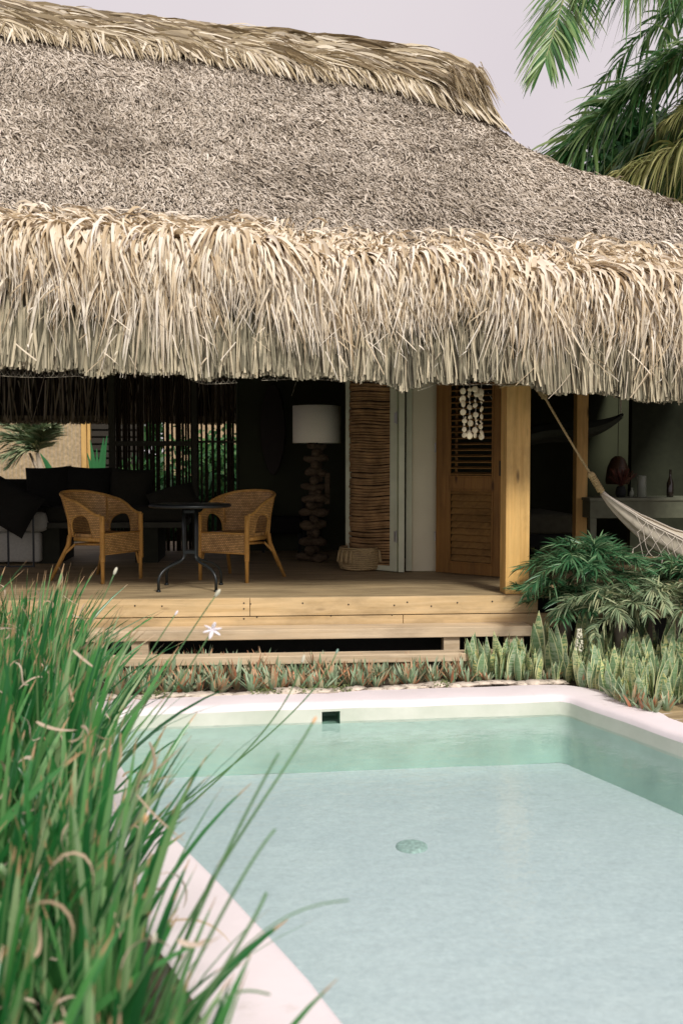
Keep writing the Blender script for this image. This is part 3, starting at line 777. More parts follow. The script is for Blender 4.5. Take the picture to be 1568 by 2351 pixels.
    for q_ in ((-60, 190, .085), (440, 545, .07), (600, 790, .07), (960, 1175, .07)):
        m = MB(); net(m, *q_); m.build('chicken_wire', M['wire'], roofo)
fringe()
# rear fringe seen through the house
n = 5200; x = U(-6, 1.5, n); zr_ = P(150, 975, RRY).z
q = np.linspace(0, 1, 4)[None, :]; lay = U(0, 1, n)
z1 = zr_ + np.abs(rng.normal(0, .035, n)) - .05 * np.sin(x * 1.3) * 0 + lay * .03; ln = U(.5, 1.0, n)
C = np.stack([x[:, None] + rng.normal(0, .06, n)[:, None] * (1 - q), RRY + .15 - lay[:, None] * .3 + 0 * q, z1[:, None] + ln[:, None] * (1 - q)], -1)
ribbon_obj('rear_fringe', C, U(.005, .011, n)[:, None] * np.ones((1, 4)), unit(np.stack([U(.5, 1, n), rng.normal(0, .5, n), np.zeros(n)], -1)), M['stalk'], roofo)
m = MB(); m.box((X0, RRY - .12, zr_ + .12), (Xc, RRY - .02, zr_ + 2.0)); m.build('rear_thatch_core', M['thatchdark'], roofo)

# walls and posts
FLR = DZ
pw0 = Pz(945, 1312, FLR); pw1 = Pz(1002, 1312, FLR)
WY = pw0.y
m = MB(); m.box((pw0.x, WY, FLR), (pw1.x, WY + .35, 3.3)); pier = m.build('wall', M['housewall'], house, bevel=0.006)
m = MB()
# partition running back from the pier, rear wall of the dark room, right hand walls, left end wall
m.box((pw1.x - .12, WY + .352, FLR), (pw1.x - .02, 13.2, 3.3))
m.box((P(545, 1000, 12.0).x, 12.0, FLR), (pw1.x - .13, 12.12, 3.6))
m.box((pw1.x - .018, 12.8, FLR), (6.0, 12.92, 3.4))
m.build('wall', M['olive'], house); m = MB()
m.box((P(1450, 1000, 10.9).x, 10.9, FLR), (6.0, 11.0, 3.4))
m.box((6.0, 8.0, 0), (6.1, 13.6, 3.2))
m.build('wall', plain('shaded_olive_plaster', (0.024, 0.028, 0.015), 0.9), house)  # olive plaster darkened in colour to stand for the shade in the right room
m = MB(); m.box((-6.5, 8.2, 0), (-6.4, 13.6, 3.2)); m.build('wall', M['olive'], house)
# ceiling joist line over the rooms
m = MB(); m.box((-6.4, WY, 3.32), (6.0, WY + .1, 3.55)); m.build('beam', M['stick'], house)

pb = Pz(1190, 1368, FLR)
py_ = DY + .01
px0 = Pz(1163, 1369, FLR).x + .014; 
m = MB(); m.box((px0 + .0, py_, FLR + .001), (px0 + .195, py_ + .195, 3.2)); post = m.build('post', M['pinepost'], house, bevel=0.006)
p2 = P(1322, 1200, 9.75)
m = MB(); m.box((p2.x, 9.75, FLR), (p2.x + .115, 9.87, 3.2)); m.build('post', M['pinepost'], house, bevel=0.004)

# louvred door: leaf stands ajar towards the viewer
def door():
    a = Pz(1000, 1313, FLR + .01); b = Pz(1163, 1326, FLR + .01)
    wd = (b - a).length; ang = math.atan2(b.y - a.y, b.x - a.x); H = 2.12
    Mx = Matrix.Translation(a) @ Matrix.Rotation(ang, 4, 'Z')
    ft = .04
    st = .145; z_mid0 = 0.80; z_mid1 = 0.915
    zl = 0.10
    # measured rails: lower panel .12-.80, mid rail, upper louvres above
    m = MB()
    m.box((0, 0, 0), (st, ft, H), Mx); m.box((wd - st, 0, 0), (wd, ft, H), Mx)
    for z0, z1 in ((0, zl), (z_mid0, z_mid1), (H - .12, H)):
        m.box((st + .001, .002, z0), (wd - st - .001, ft - .002, z1), Mx)
    d = m.build('door', M['dooredwood'], house, bevel=0.003)
    # beads
    m = MB()
    for z0, z1 in ((zl, z_mid0), (z_mid1, H - .12)):
        m.box((st, -.006, z0), (st + .018, .01, z1), Mx); m.box((wd - st - .018, -.006, z0), (wd - st, .01, z1), Mx)
        m.box((st + .019, -.006, z0), (wd - st - .019, .01, z0 + .016), Mx); m.box((st + .019, -.006, z1 - .016), (wd - st - .019, .01, z1), Mx)
    m.build('bead', M['dooredwood'], d, bevel=0.002)
    m = MB(); z = zl + .03
    while z < z_mid0 - .03:
        m.box((st + .02, -.036, -.005), (wd - st - .02, .036, .005), Mx @ Matrix.Translation((0, .020, z + .022)) @ Matrix.Rotation(R_(64), 4, 'X')); z += .0635
    m.build('closed_louvres', M['louvre'], d, bevel=.0015)
    m = MB(); z = z_mid1 + .035
    while z < H - .14:
        m.box((st + .02, -.026, -.005), (wd - st - .02, .026, .005), Mx @ Matrix.Translation((0, .018, z)) @ Matrix.Rotation(R_(18), 4, 'X')); z += .056
    m.box((st + .035, .05, z_mid1), (st + .06, .06, H - .1), Mx)
    m.build('open_louvres', M['louvre'], d, bevel=.0015)
    m = MB(); m.box((wd - .085, -.0035, .93), (wd - .062, .006, 1.07), Mx); m.build('handle', M['black'], d)
    m = MB()
    for z in (.3, 1.15, 1.9): m.tube([Mx @ Vector((-.006, -.006, z)), Mx @ Vector((-.006, -.006, z + .09))], .008, 8)
    m.build('hinge', M['metal'], d)
    # jambs and head
    m = MB(); m.box((pw1.x + .003, WY - .02, FLR), (pw1.x + .035, WY + .12, 3.0)); 
    m.box((b.x + .10, WY - .02, FLR), (b.x + .16, WY + .12, 3.0)); m.box((pw1.x + .035, WY - .02, FLR + H + .03), (b.x + .1, WY + .12, FLR + H + .12))
    m.build('door_frame', M['dooredwood'], house, bevel=.003)
door()

# folding door with branch infill
def folding():
    a = Pz(793, 1302, FLR + .01); b = Pz(910, 1313, FLR + .01)
    wd = (b - a).length; ang = math.atan2(b.y - a.y, b.x - a.x); H = 2.3
    Mx = Matrix.Translation(a) @ Matrix.Rotation(ang, 4, 'Z')
    m = MB(); st = .045
    m.box((0, 0, 0), (st, .05, H), Mx); m.box((wd - .085, 0, 0), (wd, .05, H), Mx)
    m.box((st, .003, 0), (wd - .086, .047, .05), Mx); m.box((st, .003, H - .06), (wd - .086, .047, H), Mx)
    d = m.build('folding_door', M['sage'], house, bevel=.003)
    m = MB(); z = .06; j = 0
    while z < H - .07:
        r = random.uniform(.010, .018); ph = 1.5 + 1.3 * math.sin(z * 3) + random.uniform(-.5, .5); am = random.uniform(.005, .010)
        y = .018 + random.uniform(-.008, .012)
        pts = []; rr = []
        for i in range(9):
            u = i / 8; pts.append(Mx @ Vector((st + u * (wd - .085 - st), y + .004 * math.sin(ph + u * 7), z + am * math.sin(ph + u * 5) + .006 * math.sin(2.6 * z) * (u - .5) * 3)))
            rr.append(r * (1 - .2 * u) * random.uniform(.92, 1.06))
        m.tube(pts, rr, 8); z += r * 1.9; j += 1
    m.build('branch_infill', M['branch'], d, True)
    m = MB(); m.box((st, .042, .05), (wd - .086, .046, H - .06), Mx); m.build('backing', M['stick'], d)
    # the leaves folded behind it, seen edge on
    for k, (pxa, pxb, dep) in enumerate(((914.5, 928, .0), (931.5, 945, .03))):
        p = Pz(pxa, 1314 - k * 2, FLR + .01); q_ = Pz(pxb, 1314 - k * 2, FLR + .01)
        view = Vector((p.x, p.y, 0)).normalized(); sd = Vector((view.y, -view.x, 0)); wv = (q_ - p).length
        a2 = math.atan2(view.y, view.x)
        M2 = Matrix.Translation(p + view * dep) @ Matrix.Rotation(a2, 4, 'Z')
        m = MB(); m.box((0, -wv, 0), (.07, 0, H), M2)
        m.box((.60, -wv, 0), (.66, 0, H), M2); m.box((.071, -wv + .003, 0), (.599, -.003, .05), M2); m.box((.071, -wv + .003, H - .05), (.599, -.003, H), M2)
        o = m.build('folding_door', M['sage'], house, bevel=.003)
        m = MB(); z = .06
        while z < H - .06:
            r = random.uniform(.010, .016); m.tube([M2 @ Vector((.07, -wv / 2, z)), M2 @ Vector((.6, -wv / 2, z + random.uniform(-.01, .01)))], r, 5); z += r * 1.7
        m.build('branch_infill', M['branch'], o, True)
    m = MB()
    for z in (.28, 1.42):
        c = Mx @ Vector((wd + .004, -.006, z))
        m.tube([c, c + Vector((0, 0, .12))], .007, 8)
        m.box((wd - .03, -.004, z + .01), (wd - .002, -.001, z + .11), Mx)
    m.build('hinge', M['metal'], d)
folding()

# screen of upright sticks in a dark metal frame at the back
def stick_screen():
    YS = 12.0
    a = P(250, 1000, YS).x; b = P(546, 1000, YS).x; c = P(441, 1000, YS).x
    e = empty('stick_screen', ((a + b) / 2, YS, FLR), 0, 'tall screen of dark upright sticks letting in slivers of daylight', 'screen')
    m = MB()
    for x, w_ in ((a, .075), (c, .06)): m.box((x, YS - .04, FLR), (x + w_, YS + .01, 3.2))
    zz = P(350, 1018, YS).z
    m.box((a + .076, YS - .035, zz - .03), (c - .001, YS - .005, zz + .03))
    m.box((c + .062, YS - .0, zz + .01), (b - .02, YS + .02, zz + .035))
    m.box((b - .02, YS - .03, FLR), (b + .0, YS + .01, 3.2))
    m.build('frame', M['framegreen'], e, bevel=.003)
    m = MB(); x = a + .08
    while x < b - .03:
        if c - .005 < x < c + .06: x += .02; continue
        r = random.uniform(.010, .021); t1 = random.uniform(-.016, .016); t2 = random.uniform(-.016, .016)
        pts = [(x + t1 * (1 - z / 3) + t2 * z / 3 + random.uniform(-.004, .004), YS + .03 + r + random.uniform(0, .015), FLR + z * .9) for z in (0, .5, 1, 1.5, 2, 2.5, 3)]
        m.tube(pts, [r * random.uniform(.8, 1.05) for _ in pts], 6)
        x += r * 2 * .97 + (random.choice((0, 0, 0, 0, .004, .010, .016)) if x < c else random.choice((0, 0, .003, .012, .022, .03)))
    m.build('sticks', M['stick'], e, True)
stick_screen()

# ============================================================ FURNITURE
def cushion(name, c, size, rot, mat, label, cat='cushion', group=None, puff=.35, parent=None, world=True):
    sx, sy, sz = size; n = 14; vs = []
    mt = Matrix.Rotation(rot[2], 3, 'Z') @ Matrix.Rotation(rot[0], 3, 'X') @ Matrix.Rotation(rot[1], 3, 'Y')
    for side in (-1, 1):
        for i in range(n + 1):
            for j in range(n + 1):
                u, v = i / n * 2 - 1, j / n * 2 - 1
                f = (max(0, 1 - abs(u) ** 3.2) * max(0, 1 - abs(v) ** 3.2)) ** .5
                pin = 1 - .07 * (1 - abs(u * v)) * (abs(u) ** 4 + abs(v) ** 4) / 1.2
                vs.append(mt @ Vector((u * sx / 2 * pin, side * sy / 2 * f + .004 * math.sin(u * 7 + v * 5), v * sz / 2 * pin)) )
    fs = []; N = (n + 1) ** 2
    for s_ in range(2):
        for i in range(n):
            for j in range(n):
                q = [s_ * N + i * (n + 1) + j, s_ * N + (i + 1) * (n + 1) + j, s_ * N + (i + 1) * (n + 1) + j + 1, s_ * N + i * (n + 1) + j + 1]
                fs.append(q if s_ == 0 else q[::-1])
    if parent is None:
        o = link_mesh(name, vs, fs, mat, None, True); o.location = c
        tag(o, label, cat, group)
    else:
        o = link_mesh(name, [Vector(v) + Vector(c) for v in vs], fs, mat, parent, True, world=world)
    return o
def softbox(m_, a, b): m_.box(a, b)

def sofa():
    YB = 10.6
    xa = -5.2; xb = P(425, 1210, YB).x
    zs = P(300, 1193, YB).z
    e = empty('sofa', ((xa + xb) / 2, YB, FLR), 0, 'long charcoal sofa on a dark platform at the back of the room', 'sofa')
    MB().box((xa, YB, zs - .09), (xb, YB + .95, zs - .03)).build('platform', plain('sofa_platform', (0.06, 0.06, 0.042), .8), e, bevel=.006)
    xs = [P(80, 1200, YB).x, P(308, 1200, YB).x]
    for x in xs: MB().box((x, YB + .05, FLR), (x + .24, YB + .85, zs - .092)).build('support', plain('sofa_support', (0.03, 0.032, 0.02), .9), e)
    k = 3; w_ = (xb - xa) / k
    for i in range(k):
        MB().box((xa + i * w_ + .006, YB + .01, zs - .028), (xa + (i + 1) * w_ - .006, YB + .9, zs + .13)).build('seat_cushion', M['charcoal2'], e, True, bevel=.045)
    MB().box((xa, YB + .80, zs + .0), (P(256, 1150, YB + .8).x, YB + .98, P(100, 1100, YB + .8).z)).build('backrest', M['charcoal'], e, bevel=.04)
    return zs
zs = sofa()
for px, py, w_, h_, ry, mt_, lb in ((112, 1128, .50, .56, -.05, 'charcoal', 'leftmost large charcoal cushion standing on the sofa below the palm'),
                            (200, 1128, .50, .56, .04, 'charcoal', 'charcoal cushion in the middle of the sofa row below the broad leaves'),
                            (300, 1130, .48, .54, .05, 'charcoal2', 'olive charcoal cushion standing before the stick screen'),
                            (18, 1160, .60, .46, .5, 'charcoal', 'slumped charcoal cushion behind the pale armchair')):
    p = P(px, py, 11.2 if px > 50 else 10.3)
    cushion('cushion', p, (w_, .2, h_), (R_(-14), ry, 0), M[mt_], lb, 'cushion', 'dark scatter cushions')
p = P(398, 1148, 10.9)
cushion('cushion', p, (.52, .18, .34), (R_(-40), -.35, 0), M['charcoal2'], 'low olive charcoal cushion tipped over at the right end of the sofa', 'cushion', 'dark scatter cushions')

def armchair():
    p = Pz(40, 1296, FLR); X = P(88, 1290, p.y).x; y0 = p.y
    xr = P(93, 1240, y0).x; xl = xr - 1.0
    e = empty('armchair', (X - .4, y0, FLR), 0, 'pale grey linen armchair with thick rolled arm behind the black side table', 'armchair')
    zb = P(0, 1222, y0).z; zt = P(0, 1173, y0).z; zk = P(0, 1148, y0).z
    MB().box((xl, y0, FLR + .02), (xr, y0 + .75, zb - .004)).build('base', M['linen'], e, True, bevel=.03)
    MB().box((xl, y0 - .01, zb), (P(50, 1200, y0).x - .004, y0 + .7, zt)).build('seat_cushion', M['linen'], e, True, bevel=.04)
    m = MB(); m.box((P(50, 1200, y0).x, y0 - .03, zb - .0), (P(107, 1200, y0).x, y0 + .75, zt - .015)); m.build('arm_cushion', M['linen'], e, True, bevel=.06)
    MB().box((xl, y0 + .45, zt), (P(45, 1160, y0 + .4).x, y0 + .75, zk)).build('backrest', M['linen'], e, True, bevel=.06)
armchair()

def side_table():
    p = Pz(30, 1303, FLR); y0 = p.y; z = P(30, 1165, y0).z
    x0 = P(-60, 1200, y0).x; x1 = P(75, 1200, y0).x
    e = empty('side_table', ((x0 + x1) / 2, y0, FLR), 0, 'square black side table of thin steel bars beside the pale armchair', 'side table')
    MB().box((x0, y0, z - .03), (x1 + .03, y0 + .5, z)).build('tabletop', M['darkmetal'], e, bevel=.004)
    for x, yy in ((x0, y0), (x1, y0), (x0, y0 + .48), (x1, y0 + .48), (P(17, 1200, y0).x, y0), ):
        MB().box((x - .009, yy + .01, FLR), (x + .009, yy + .028, z - .031)).build('leg', M['darkmetal'], e)
    m = MB(); m.box((x0 + .01, y0 + .011, FLR), (x1 - .01, y0 + .027, FLR + .016)); m.build('base_bar', M['darkmetal'], e)
side_table()

# rattan armchair
def rattan_chair(loc, rz, label):
    e = empty('rattan_chair', loc, rz, label, 'chair', 'rattan armchairs at the round table')
    # plan curve of the shell, arm front -> back -> arm front, facing -Y
    def plan(a, h):
        t = abs(a); s = 1 if a >= 0 else -1
        # lower footprint
        if t < .45:
            th = t / .45 * math.pi / 2
            x = .245 * math.sin(th) ** .8; y = .02 + .21 * math.cos(th) ** .8
        else:
            k = (t - .45) / .55; x = .245 + .01 * k; y = .02 - .25 * k
        fl = h * (1 - .75 * max(0, (t - .3) / .7))
        x2 = x * (1 + .22 * h * (1 - .6 * max(0, t - .5) * 2)); y2 = y + .13 * fl * math.cos(min(t / .6, 1) * math.pi / 2)
        return s * x2, y2
    def topz(a): 
        t = abs(a); return .60 + .20 * (math.cos(min(t / .95, 1) * math.pi) * .5 + .5) ** .8
    zb_ = .40; NA, NH = 96, 26
    vs, uv, fs = [], [], []
    arc = [0]; 
    for i in range(1, NA + 1):
        p, q_ = Vector(plan(-1 + 2 * (i - 1) / NA, .5)), Vector(plan(-1 + 2 * i / NA, .5)); arc.append(arc[-1] + (p - q_).length)
    for i in range(NA + 1):
        a = -1 + 2 * i / NA; zt_ = topz(a)
        for j in range(NH + 1):
            h = j / NH; z = zb_ + (zt_ - zb_) * h
            hh = (z - zb_) / .4; x, y = plan(a, hh); vs.append((x, y, z)); uv.append((arc[i] * 46, z * 34))
    def inhole(a, z):
        t = abs(a); c, w_ = .54, .21
        dz = (z - zb_) / .20
        return abs(t - c) / w_ < 1 and (abs(t - c) / w_) ** 2.4 + max(0, dz) ** 2.4 < 1
    for i in range(NA):
        for j in range(NH):
            a = -1 + 2 * (i + .5) / NA; z = zb_ + (topz(a) - zb_) * (j + .5) / NH
            if inhole(a, z): continue
            fs.append((i * (NH + 1) + j, (i + 1) * (NH + 1) + j, (i + 1) * (NH + 1) + j + 1, i * (NH + 1) + j + 1))
    sh = link_mesh('backrest', vs, fs, M['wicker'], e, True, uv, world=False)
    so = sh.modifiers.new('thick', 'SOLIDIFY'); so.thickness = .014; so.offset = 0
    # rims
    def spt(a, z): x, y = plan(a, (z - zb_) / .4); return Vector((x, y, z))
    m = MB()
    m.tube([spt(a, topz(a)) for a in np.linspace(-1, 1, 49)], .014, 8)
    sh_r = m.build('arm_rail', M['rattan'], e, True, world=False)
    for s in (-1, 1):
        pts = []
        for k in range(17):
            th = math.pi * k / 16; ct, st_ = math.cos(th), math.sin(th)
            aa = .54 + .21 * (abs(ct) ** .83) * (1 if ct > 0 else -1); zz = zb_ + .20 * (abs(st_) ** .83)
            pts.append(spt(s * aa, zz))
        MB().tube(pts, .008, 6).build('arch_rim', M['rattan'], sh, True, world=False)
    # seat
    m = MB(); n = 24; ring = []
    for i in range(n + 1):
        a = -1 + 2 * i / n; x, y = plan(a, 0); ring.append((x * .97, y * .97))
    vs = [(x, y, .405) for x, y in ring] + [(x, y, .43) for x, y in ring] + [(0, 0, .425)]
    k = n + 1; fs = [(i, i + 1, k + i + 1, k + i) for i in range(n)] + [(k + i, k + i + 1, 2 * k) for i in range(n)] + [(0, k, k + n, n), (2 * k, k + n, k)]
    link_mesh('seat', vs, fs, M['wicker'], e, False, [(v[0] * 55, v[1] * 55) for v in vs], world=False)
    # deep woven front apron and side aprons
    m = MB(); m.box((-.235, -.238, .262), (.235, -.224, .432))
    o = link_mesh('apron', m.v, m.f, M['wicker'], e, False, [(v[0] * 46, v[2] * 34) for v in m.v], world=False)
    m = MB()
    for s in (-1, 1): m.tube([(s * .24, -.22, .385), (s * .235, .10, .385)], .022, 8); 
    m.tube([(-.22, -.20, .345), (-.2, .13, .33)], .010, 6); m.tube([(.22, -.20, .345), (.2, .13, .33)], .010, 6); m.tube([(-.2, .14, .33), (.2, .14, .33)], .010, 6)
    m.tube([(-.24, -.235, .434), (.24, -.235, .434)], .009, 6); m.tube([(-.24, -.235, .258), (.24, -.235, .258)], .008, 6)
    m.build('seat_frame', M['rattan'], e, True, world=False)
    for s in (-1, 1):
        m = MB(); top_ = spt(s, topz(1))
        m.tube([(s * .248, -.232, 0), (s * .248, -.232, .26), (s * .25, -.232, .45), top_ + Vector((0, -.004, 0))], [.0165, .0175, .018, .016], 10)
        m.build('leg', M['rattan'], e, True, world=False)
        # braided wrapping on the front upright
        m = MB()
        for k in range(26):
            z = .20 + k * .0155; m.sphere((s * .25, -.234, z), (.0255, .0255, .013), 8, 5)
        m.build('wrapping', M['rattan'], e, True, world=False)
        m = MB(); m.tube([(s * .30, .345, 0), (s * .235, .18, .34), (s * .225, .17, .42), spt(s * .33, .60), spt(s * .33, .74)], [.0165, .0175, .017, .013, .011], 10)
        m.build('leg', M['rattan'], e, True, world=False)
        m = MB()
        for k in range(10): q_ = Vector((s * .238, .188, .30)).lerp(Vector((s * .228, .172, .41)), k / 9); m.sphere(q_, (.025, .025, .007), 8, 5)
        for k in range(14): q_ = Vector(spt(s * .33, .44)).lerp(spt(s * .33, .72), k / 13); m.sphere(q_, (.018, .018, .006), 8, 5)
        m.build('wrapping', M['rattan'], e, True, world=False)
        MB().tube([(s * .27, .20 + .09, .10), (s * .243, .215, .25), (s * .215, .12, .335)], .011, 6).build('brace', M['rattan'], e, True, world=False)
        MB().tube([(s * .243, -.215, .14), (s * .235, -.19, .25)], .010, 6).build('brace', M['rattan'], e, True, world=False)
c = Pz(236, 1331, FLR); rattan_chair((c.x, c.y, FLR), R_(56), 'rattan armchair left of the round table, turned towards it')
c = Pz(545, 1329, FLR); rattan_chair((c.x, c.y, FLR), R_(-31), 'rattan armchair right of the round table, half behind its top')

def bistro_table():
    c = Pz(438, 1351, FLR)
    e = empty('round_table', (c.x, c.y, FLR), R_(-2.5), 'round black metal bistro table between the two rattan chairs', 'table')
    H = .715
    MB().lathe([(0, H), (.335, H), (.345, H - .006), (.345, H - .022), (.335, H - .026), (.05, H - .026), (0, H - .026)], n=64).build('tabletop', M['darkmetal'], e, True, world=False)
    for sx in (-1, 1):
        for sy in (-1, 1):
            a = .052; pts = [(sx * a, sy * a, H - .026), (sx * a, sy * a, .45), (sx * (a - .004), sy * (a - .004), .30)]
            for t in np.linspace(0, 1, 12):
                b = [Vector((a - .004, a - .004, .28)), Vector((a, a, .20)), Vector((.21, .21, .235)), Vector((.235, .235, .10))]
                q_ = b[0] * (1 - t) ** 3 + b[1] * 3 * t * (1 - t) ** 2 + b[2] * 3 * t * t * (1 - t) + b[3] * t ** 3
                pts.append((sx * q_.x, sy * q_.y, q_.z))
            pts.append((sx * .235, sy * .235, .006))
            MB().tube(pts, .0125, 10).build('leg', M['darkmetal'], e, True, world=False)
            MB().lathe([(0, .016), (.016, .016), (.02, .0), (0, 0)], (sx * .235, sy * .235, 0), 14).build('foot', M['darkmetal'], e, True, world=False)
    m = MB()
    for z in (.64, .30): m.box((-.05, -.062, z), (.05, -.045, z + .022)); m.box((-.05, .045, z), (.05, .062, z + .022))
    m.build('bracket', M['darkmetal'], e, world=False)
bistro_table()

def floor_lamp():
    c = Pz(716, 1291, FLR)
    e = empty('floor_lamp', (c.x, c.y, FLR), 0, 'floor lamp with a cream drum shade on a stack of driftwood', 'floor lamp')
    y = c.y
    z0 = P(728, 1017, y).z - FLR; z1 = P(728, 932, y).z - FLR; r = (P(783, 975, y).x - P(672, 975, y).x) / 2; cx = P(727.5, 975, y).x - c.x
    m = MB(); m.lathe([(r, z0), (r, z1), (r - .004, z1), (r - .004, z0), (r, z0)], (cx, 0, 0), 64)
    sh = m.build('lamp_shade', M['shade'], e, False, world=False)
    for p_ in sh.data.polygons: p_.use_smooth = True
    m = MB(); m.tube([(cx, 0, z0 - .15), (cx, 0, z0 + .1)], .012, 8); m.build('lamp_stem', M['darkmetal'], e, world=False)
    zmax = z0 - .05; z = .0; i = 0
    specs = []
    while z < zmax:
        h = random.uniform(.040, .062); narrow = z > zmax * .72
        wd = random.uniform(.10, .14) if narrow else random.uniform(.12, .165)
        m = MB(); ang = random.uniform(-.35, .35) if not i % 2 else random.uniform(1.1, 1.9)
        mt_ = Matrix.Rotation(ang, 3, 'Z') @ Matrix.Rotation(random.uniform(-.07, .07), 3, 'Y')
        pts = [mt_ @ Vector(((t - .5) * 2 * wd, .02 * math.sin(t * 5 + i), .010 * math.sin(t * 7 + i * 2))) + Vector((cx * min(1, z), random.uniform(-.02, .02), z + h)) for t in np.linspace(0, 1, 9)]
        m.tube(pts, [h * f * random.uniform(.82, 1.1) for f in (.55, .85, 1, .95, .9, 1, .95, .8, .5)], 9)
        m.build('driftwood_piece', M['drift'], e, True, world=False)
        z += h * 1.45; i += 1
    MB().box((.14, -.02, .62), (.19, .02, .95)).build('backing_board', M['drift'], e, world=False)
floor_lamp()

# dark pieces in the shadow of the room
p = P(627, 1000, 11.85)
m = MB(); n = 40
pr = [(-1, 0)]
vs = []
zc_ = P(627, 985, 11.85).z; hh = zc_ - P(627, 1090, 11.85).z; ww = (P(656, 980, 11.85).x - P(598, 980, 11.85).x) / 2
for y_ in (11.86, 11.90):
    for k in range(n):
        a = 2 * math.pi * k / n; vs.append((p.x + ww * math.cos(a) * (1 - .12 * abs(math.sin(a))), y_, zc_ + hh * math.sin(a)))
fs = [tuple(reversed(range(n))), tuple(range(n, 2 * n))] + [(k, (k + 1) % n, n + (k + 1) % n, n + k) for k in range(n)]
tag(link_mesh('oval_board', vs, [f[::-1] for f in fs], plain('dark_walnut', (0.022, 0.015, 0.009), .6), None, bevel=.008), 'tall dark oval board against the olive wall left of the lamp', 'board')
def dark_chair():
    c = Pz(640, 1275, FLR); y = c.y + .3
    e = empty('lounge_chair', (c.x, y, FLR), 0, 'near black high backed lounge chair in the shade left of the lamp', 'chair')
    x0 = P(600, 1100, y).x; x1 = P(690, 1100, y).x
    m = MB(); 
    zt = P(640, 1055, y + .4).z
    m.box((x0 + .05, y + .38, .9 + 0), (x1 - .02, y + .5, zt)); m.build('backrest', M['charcoal'], e, True, bevel=.06)
    MB().box((x0, y, FLR + .22), (x1 + .03, y + .6, FLR + .42)).build('seat', M['charcoal'], e, True, bevel=.05)
    for x in (x0 - .04, x1 + .02): MB().box((x, y, FLR + .1), (x + .08, y + .6, FLR + .62)).build('arm', M['charcoal'], e, True, bevel=.03)
    for x in (x0, x1 - .03):
        for yy in (y + .04, y + .5): MB().box((x, yy, FLR), (x + .04, yy + .04, FLR + .22)).build('leg', M['black'], e)
dark_chair()

def basket():
    c = Pz(828, 1311, FLR); c.y += .1
    e = empty('basket', (c.x, c.y, FLR), 0, 'round woven straw basket with tassels on the floor by the folding door', 'basket'); e.scale = (1, 1, 1.2)
    r = .205
    prf = [(0, .006), (r * .82, .004), (r * .95, .03), (r * 1.03, .09), (r * 1.0, .145), (r * .93, .19), (r * .90, .195), (r * .92, .145), (r * .95, .09), (r * .85, .03), (0, .02)]
    m = MB(); m.lathe(prf, n=40, wob=.012)
    o = link_mesh('bowl', m.v, m.f, M['basket'], e, True, [(u * 60, v * 90) for u, v in m.uv], world=False)
    m = MB()
    for k in range(11): 
        z = .02 + k * .0165; rr = np.interp(z, [.004, .03, .09, .145, .19], [r * .84, r * .96, r * 1.035, r * 1.005, r * .935])
        m.tube([((rr + .002) * math.cos(a), (rr + .002) * math.sin(a), z + .003 * math.sin(a * 4 + k)) for a in np.linspace(0, 6.2832, 33)], .0072, 6, False)
    m.build('coil', M['rope'], e, True, world=False)
    for a0 in (R_(-75), R_(100)):
        pts = [Vector((math.cos(a0 + t) * r * .97, math.sin(a0 + t) * r * .97, .19 + .065 * math.cos(t / .42 * math.pi / 2) * (1 if a0 > 0 else -.35) - (.0 if a0 > 0 else .01))) for t in np.linspace(-.42, .42, 11)]
        MB().tube([p_ * 1.03 for p_ in pts], .011, 8).build('handle', M['rope'], e, True, world=False)
    for a in (R_(-160), R_(-145), R_(-130), R_(-118), R_(-20), R_(-35)):
        m = MB(); b = Vector((math.cos(a), math.sin(a), 0)) * (r * 1.05)
        m.tube([b + Vector((0, 0, .175)), b * 1.03 + Vector((0, 0, .15)), b * 1.06 + Vector((0, 0, .12)), b * 1.08 + Vector((0, 0, .075))], [.006, .013, .014, .019], 8)
        m.build('tassel', M['rope'], e, True, world=False)
basket()

